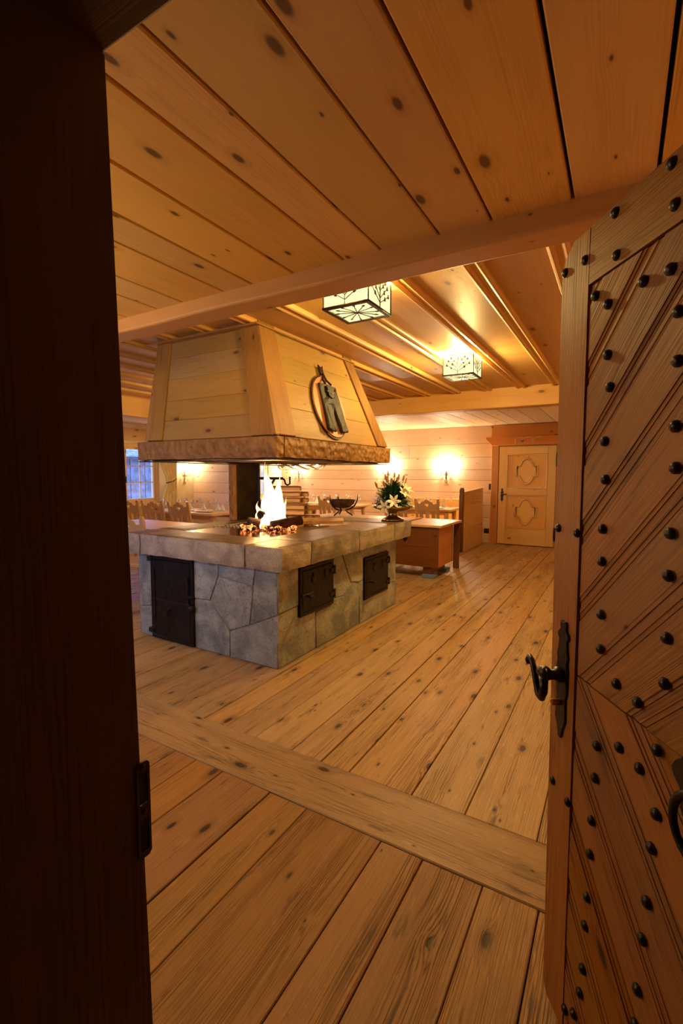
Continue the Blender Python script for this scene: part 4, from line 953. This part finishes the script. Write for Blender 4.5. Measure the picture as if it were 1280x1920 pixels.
def lily(p, d, op, mat, nm, L=.085):
    d = Vector(d).normalized(); rot = d.to_track_quat('Z', 'Y').to_matrix().to_4x4(); h_ = None
    bm = bm_new(); add_tube(bm, [(0, 0, -.10), (0, 0, 0)], .003, 5); st = obj(nm, bm, M_LEAF, bq, mw=Matrix.Translation(p) @ rot)
    for k in range(6):
        a = k*PI/3; b = bm_new()
        dd = Vector((math.cos(a)*math.sin(op), math.sin(a)*math.sin(op), math.cos(op))); leaf(b, Vector((0, 0, 0)), dd, L, .034 if op > .4 else .024, .25 if op > .4 else -.12); obj('petal', b, mat, st, smooth=True)
tocam = Vector((.45, -.85, .25))
def cdir(px, py, r_=.17):    # point on the bouquet's visible side
    return Vector((px*_r0.x, px*_r0.y, py))+Vector((-fw.x, -fw.y, 0)).normalized()*r_
for px, py, r_ in ((-.012, .075, .19), (.10, .16, .14), (.13, .20, .10), (-.10, .02, .17)):
    p = cdir(px, py, r_); lily(p, p-Vector((0, 0, .02)), .95, M_PETAL, 'lily_bloom')
for px, py, r_ in ((-.17, .21, .03), (-.06, .27, .05), (-.03, .25, .12), (.03, .26, .08), (.10, .28, .05), (.06, .29, -.02), (.13, .25, .0), (-.10, .22, .10), (-.07, .29, -.06), (.02, .31, -.05)):
    p = cdir(px, py, r_); lily(p, p*1.0+Vector((0, 0, .25)), .20, M_PINK, 'lily_bud', .075)
bm = bm_new()
for k in range(26):
    p = cdir(q.uniform(-.20, -.09), q.uniform(.0, .12), q.uniform(.04, .14)); add_sphere(bm, p, .010, 6, 4)
obj('blue_blossom', bm, M_BLUEF, bq, kind='stuff')

# =================================================================== CHAIRS, TABLES, SETTLE
def heart(cx, cz, r_):
    return [(cx+r_*.062*16*math.sin(t)**3, cz+r_*.062*(13*math.cos(t)-5*math.cos(2*t)-2*math.cos(3*t)-math.cos(4*t))) for t in [k*2*PI/20 for k in range(20)]]
TILT = math.radians(11)
def make_chair(label):
    t = thing('alpine_chair', label, 'chair', (0, 0, 0), 0, 'carved wooden chairs with heart cut-outs'); m = wood('chair', 'X'); mz = wood('chair', 'Z')
    boxo('seat', (-.215, -.20, .43), (.215, .22, .465), wood('chair', 'Y'), t, .006)
    for sx_ in (-1, 1):
        for sy_ in (-1, 1):
            bm = bm_new(); x0, y0 = sx_*.16, sy_*.15; x1, y1 = sx_*.19, sy_*.19
            add_tube(bm, [(x1, y1, 0), (x0, y0, .43)], [.017, .024], 8); obj('leg', bm, mz, t)
    BM = Matrix.Translation((0, -.185, .45)) @ Matrix.Rotation(TILT, 4, 'X') @ Matrix.Rotation(PI/2, 4, 'X')   # plate XY -> back plane
    for s_ in (-1, 1):
        po = [(-.022, 0), (.022, 0), (.024, .46), (.03, .485), (.022, .50), (.026, .52), (.015, .545), (-.015, .545), (-.026, .52), (-.022, .50), (-.03, .485), (-.024, .46)]
        obj('back_post', plate_mesh([po], .034, .004), wood('chair', 'Y'), t, mw=BM @ Matrix.Translation((s_*.19, 0, 0)) @ Matrix.Rotation(-s_*.04, 4, 'Z'))
    topc = [(-.185, .32), (.185, .32), (.195, .45), (.165, .465), (.14, .45), (.12, .455), (.105, .485), (.08, .50), (.055, .495), (.045, .515), (0, .535), (-.045, .515), (-.055, .495), (-.08, .50), (-.105, .485), (-.12, .455), (-.14, .45), (-.165, .465), (-.195, .45)]
    obj('back_rail', plate_mesh([topc, heart(0, .43, .036)], .024, .003), m, t, mw=BM)
    for x in (-.115, 0, .115): obj('back_slat', plate_mesh([[(x-.042, .09), (x+.042, .09), (x+.030, .16), (x+.036, .21), (x+.028, .26), (x+.045, .32), (x-.045, .32), (x-.028, .26), (x-.036, .21), (x-.030, .16)]], .018, .002), mz, t, mw=BM)
    lo = [(-.178, .03), (.178, .03), (.18, .09)]+[(.16-.032*k, .10+(.012 if k % 2 else 0)) for k in range(11)]+[(-.18, .09)]
    obj('lower_rail', plate_mesh([lo], .022, .003), m, t, mw=BM)
    return t
def table(name, label, x0, x1, y0, y1, z=.76):
    t = thing(name, label, 'table', ((x0+x1)/2, (y0+y1)/2, 0)); hx, hy = (x1-x0)/2, (y1-y0)/2; long_x = hx > hy
    n = 3; mt = wood('chair', 'X' if long_x else 'Y')
    for k in range(n):
        if long_x: boxo('table_plank', (-hx, -hy+2*hy*k/n+.001, z-.04), (hx, -hy+2*hy*(k+1)/n-.001, z), mt, t, .004)
        else: boxo('table_plank', (-hx+2*hx*k/n+.001, -hy, z-.04), (-hx+2*hx*(k+1)/n-.001, hy, z), mt, t, .004)
    for sx_ in (-1, 1):
        for sy_ in (-1, 1):
            bm = bm_new(); add_lathe(bm, [(.03, 0), (.045, .05), (.03, .1), (.042, .3), (.03, .5), (.045, .58), (.045, z-.041)], 10, (sx_*(hx-.12), sy_*(hy-.12), 0)); obj('leg', bm, wood('chair', 'Z'), t, smooth=True)
    boxo('apron', (-hx+.1, -hy+.1, z-.12), (hx-.1, -hy+.125, z-.041), mt, t); boxo('apron', (-hx+.1, hy-.125, z-.12), (hx-.1, hy-.1, z-.041), mt, t)
    return t
table('dining_table', 'wooden dining table along the back wall beside the settle', -4.15, -2.72, 8.62, 9.35)
table('dining_table', 'wooden dining table along the back wall under the antler chandelier', -6.7, -4.75, 8.55, 9.3)
table('dining_table', 'wooden dining table in front of the curtained window', -7.35, -5.75, 5.55, 6.35)
table('dining_table', 'wooden dining table left of the fireplace', -6.0, -4.15, 3.62, 4.4)
c0 = make_chair('carved wooden chair at the table by the settle, nearest the settle')
spots = [((-2.98, 8.32, 0), 0, None), ((-3.62, 8.36, 0), 0, 'carved wooden chair at the table by the settle, behind the lily bouquet'),
 ((-5.05, 8.25, 0), .1, 'carved wooden chair at the table under the chandelier, behind the horned iron bowl'),
 ((-5.62, 7.66, 0), -2.45, 'carved wooden chair standing apart facing away from the back wall, beside the firewood'),
 ((-6.62, 5.32, 0), .12, 'carved wooden chair at the window table, in front of the window panes'),
 ((-6.02, 5.36, 0), .05, 'carved wooden chair at the window table, in front of the plaster wall sconce'),
 ((-7.12, 5.22, 0), .15, 'carved wooden chair at the window table, farthest from the fireplace'),
 ((-4.42, 3.30, 0), .18, 'carved wooden chair close to the left side of the stone slab')]
for i, (p, rz, lb) in enumerate(spots):
    if i == 0: c0.location = p; c0.rotation_euler.z = rz
    else: dup(c0, p, rz, lb)
# settle: bench with a carved end panel
se = thing('settle', 'high wooden settle end with pierced lattice top beside the dining table', 'settle', (-2.46, 9.17, 0)); me_ = wood('pine', 'Y')
boxo('end_plank', (-.03, -.66, 0), (.03, .70, .42), me_, se, .005); boxo('end_plank', (-.03, -.66, .422), (.03, .70, .84), me_, se, .005)
lat = [[(-.66, .842), (.70, .842), (.70, 1.15), (-.60, 1.10), (-.66, 1.10)]]
for r_ in range(5):
    for c_ in range(10):
        if c_ in (5,): continue
        x = -.50+c_*.115; z = .88+r_*.044; lat.append([(x, z), (x+.07, z), (x+.07, z+.022), (x, z+.022)])
obj('lattice_top', plate_mesh(lat, .05, .002), me_, se, mw=R_yz)
po = [(-.05, 0), (.05, 0), (.05, .84), (.035, .88), (.055, .93), (.035, .98), (.055, 1.03), (.03, 1.08), (.045, 1.13), (0, 1.18), (-.045, 1.13), (-.03, 1.08), (-.05, 1.03), (-.05, .84)]
obj('front_post', plate_mesh([po], .07, .006), wood('chest', 'Y'), se, mw=Matrix.Translation((-.01, -.70, 0)) @ R_yz)
boxo('bench_seat', (-1.6, .30, .41), (-.031, .70, .45), wood('pine', 'X'), se, .004); boxo('bench_back', (-1.6, .68, .45), (-.031, .71, .9), wood('pine', 'X'), se, .004)
# wine glasses, napkins on the back tables
bm = bm_new(); add_lathe(bm, [(.034, 0), (.034, .003), (.005, .008), (.004, .085), (.02, .10), (.036, .13), (.036, .16), (.030, .20), (.0285, .20), (.034, .16), (.034, .132), (.018, .104), (.001, .095)], 14)
def mk_wine():
    s = NT('clear_wine_glass'); tr = s.n('BsdfTransparent'); gl = s.n('BsdfGlossy'); gl.inputs['Roughness'].default_value = .03; lw = s.n('LayerWeight'); lw.inputs[0].default_value = .35
    mx = s.n('MixShader'); s.put(mx.inputs[0], s.math('MULTIPLY_ADD', lw.outputs['Facing'], .6, .12)); s.L.new(tr.outputs[0], mx.inputs[1]); s.L.new(gl.outputs[0], mx.inputs[2]); s.L.new(mx.outputs[0], s.out.inputs[0]); return s.m
M_WINE = mk_wine(); gm = None
tabs = [('the table by the settle', -4.05, -2.82, 8.75, 9.22, 5), ('the table under the chandelier', -6.6, -4.85, 8.68, 9.18, 6), ('the window table', -7.2, -5.9, 5.68, 6.22, 4)]
nb = bm_new(); add_lathe(nb, [(.045, 0), (.05, .004), (.03, .05), (.012, .10), (.002, .13)], 10); nm_ = None
pb = bm_new(); add_lathe(pb, [(.07, 0), (.12, .012), (.125, .016), (.118, .017), (.07, .006), (.001, .005)], 20); pm_ = None
for nme, x0, x1, y0, y1, n in tabs:
    for k in range(n):
        x = x0+.1+(x1-x0-.2)*k/(n-1)
        for row, yy in (('window or wall', y1-.02), ('near', y0+.03)):
            rl = 'far' if yy > (y0+y1)/2 else 'near'
            if gm is None: o = obj('wine_glass', bm, M_WINE, loc=(x, yy, .7605), smooth=True); gm = o.data
            else: o = obj('wine_glass', gm, None, loc=(x, yy, .7605))
            tag(o, f'clear wine glass in the {rl} row on {nme}', 'wine glass', f'wine glasses, {rl} row, {nme}')
            xx = x+.13 if k < n-1 else x-.13
            if row == 'near':
                if pm_ is None: o = obj('plate', pb, M_WHITE, loc=(xx, yy+.08, .7605), smooth=True); pm_ = o.data
                else: o = obj('plate', pm_, None, loc=(xx, yy+.08, .7605))
                tag(o, f'round white plate on {nme}', 'plate', f'white plates on {nme}')
            else:
                if nm_ is None: o = obj('napkin', nb, M_WHITE, loc=(xx, yy-.03, .7605)); nm_ = o.data
                else: o = obj('napkin', nm_, None, loc=(xx, yy-.03, .7605))
                tag(o, f'white napkin folded to a cone on {nme}', 'napkin', f'cone napkins on {nme}')
# antler chandelier over the corner table
chd = thing('antler_chandelier', 'round pale antler chandelier hanging over the corner dining table', 'chandelier', (-5.95, 8.35, 1.545))
q = random.Random(5)
bm = bm_new(); add_tube(bm, [(0, 0, .05), (0, 0, ZB-1.545)], .008, 6); obj('chain', bm, M_IRON, chd)
for k in range(9):
    a = k*2*PI/9; bm = bm_new(); pts = [(math.cos(a+t*.95)*(.44+.05*math.sin(t*4)), math.sin(a+t*.95)*(.44+.05*math.sin(t*4)), .04*math.sin(t*5+k)+.02) for t in [i/6 for i in range(7)]]
    add_tube(bm, pts, [.020, .022, .020, .018, .015, .012, .006], 7)
    for i in (1, 3, 4):
        p = Vector(pts[i]); d = Vector((p.x, p.y, 0)).normalized()*q.choice((1, -1))*.10+Vector((0, 0, q.uniform(-.05, .12))); add_tube(bm, [p, p+d*.6+Vector((0, 0, .02)), p+d], [.014, .010, .003], 6)
    obj('antler', bm, M_BONE, chd, smooth=True)
for k in range(5):
    a = k*2*PI/5; bm = bm_new(); add_lathe(bm, [(.010, .04), (.010, .12), (.016, .14), (.012, .165), (.002, .19)], 8, (math.cos(a)*.42, math.sin(a)*.42, 0)); obj('candle_bulb', bm, M_BULB, chd, smooth=True)
for a in range(3): bm = bm_new(); add_tube(bm, [(math.cos(a*2.094)*.42, math.sin(a*2.094)*.42, .03), (0, 0, .45)], .004, 5); obj('hanger_wire', bm, M_IRON, chd)
light('chandelier_light', chd, (0, 0, .16), P_CHAND, WARM2, .2)
# side table with white box in the far corner
table('side_table', 'small side table in the far corner under the second window', -7.45, -6.95, 8.6, 9.0, .72)
bx_ = thing('white_box', 'small white lidded box on the corner side table', 'box', (-7.2, 8.8, .722)); boxo('box_body', (-.12, -.10, 0), (.12, .10, .14), M_WHITE, bx_, .006); boxo('box_lid', (-.125, -.105, .14), (.125, .105, .165), M_WHITE, bx_, .006)
# curtain with tieback beside the window
cu_ = thing('curtain', 'cream curtain gathered by a dark tieback beside the blue window', 'curtain', (XL+.09, 6.22, 0))
bm = bm_new(); nz_, ny_ = 26, 34; grid = []
for i in range(nz_+1):
    t = i/nz_; z = .55+t*1.47; pin = math.exp(-((z-1.28)/.22)**2); wv = .20-.07*pin; row = []
    for j in range(ny_+1):
        s_ = j/ny_*2-1; yy = s_*wv+.05*(1-t)*0+.05*pin; row.append(bm.verts.new((.03*math.sin(s_*PI*5+.4*math.sin(t*4))*(1-.4*pin)+.02*pin, yy, z)))
    grid.append(row)
for i in range(nz_):
    for j in range(ny_): bm.faces.new((grid[i][j], grid[i][j+1], grid[i+1][j+1], grid[i+1][j]))
ob = obj('cloth', bm, M_CURTAIN, cu_, smooth=True); sm_ = ob.modifiers.new('thickness', 'SOLIDIFY'); sm_.thickness = .004
bm = bm_new(); add_tube(bm, [(-.08, .21, 1.34), (.02, .20, 1.33), (.055, .06, 1.27), (.04, -.09, 1.24)], .009, 6); obj('tieback', bm, M_IRON2, cu_, smooth=True)
bm = bm_new(); add_tube(bm, [(0, -.30, 2.03), (0, .30, 2.03)], .012, 8); obj('rod', bm, M_IRON2, cu_)

# =================================================================== OUTSIDE THE WINDOWS
gr_ = obj('ground', (lambda b: (add_box(b, (-60, -30, -.5), (XL-.26, 40, -.12)), b)[1])(bm_new()), plain('dusk_gravel', (120, 124, 130), .9, noise=((90, 92, 98), 6)), kind='structure')
nh = thing('neighbour_house', 'weathered timber house with tiled roof seen through the windows', 'house', (-13.5, 9.0, -.12))
M_HW = plain('weathered_timber', (150, 150, 158), .8, noise=((110, 108, 112), 3))
M_TILE = plain('roof_tile', (150, 150, 160), .7, noise=((110, 112, 124), 7))
for k in range(26): boxo('wall_board', (-2.0, -7+k*.54+.01, 0), (0, -7+(k+1)*.54-.01, 2.15), M_HW, nh, .01)
for k in range(7): boxo('timber_post', (.0, -6.6+k*2.1, 0), (.16, -6.4+k*2.1, 2.15), M_CHAR, nh, .01)
bm = bm_new()
for r_ in range(14):
    for c_ in range(70):
        x = .55-r_*.26; z = 2.05+r_*.16; y = -7.2+c_*.21+(.1 if r_ % 2 else 0); add_hexa(bm, [(x, y, z), (x, y+.2, z), (x-.3, y+.2, z+.185), (x-.3, y, z+.185), (x, y, z+.04), (x, y+.2, z+.04), (x-.3, y+.2, z+.20), (x-.3, y, z+.20)])
obj('roof_tiles', bm, M_TILE, nh, kind='stuff')
bm = bm_new(); add_hexa(bm, [(.4, -7.2, 1.99), (.4, 7.6, 1.99), (-3.3, 7.6, 4.1), (-3.3, -7.2, 4.1), (.4, -7.2, 2.05), (.4, 7.6, 2.05), (-3.3, 7.6, 4.2), (-3.3, -7.2, 4.2)]); obj('roof_deck', bm, M_HW, nh)
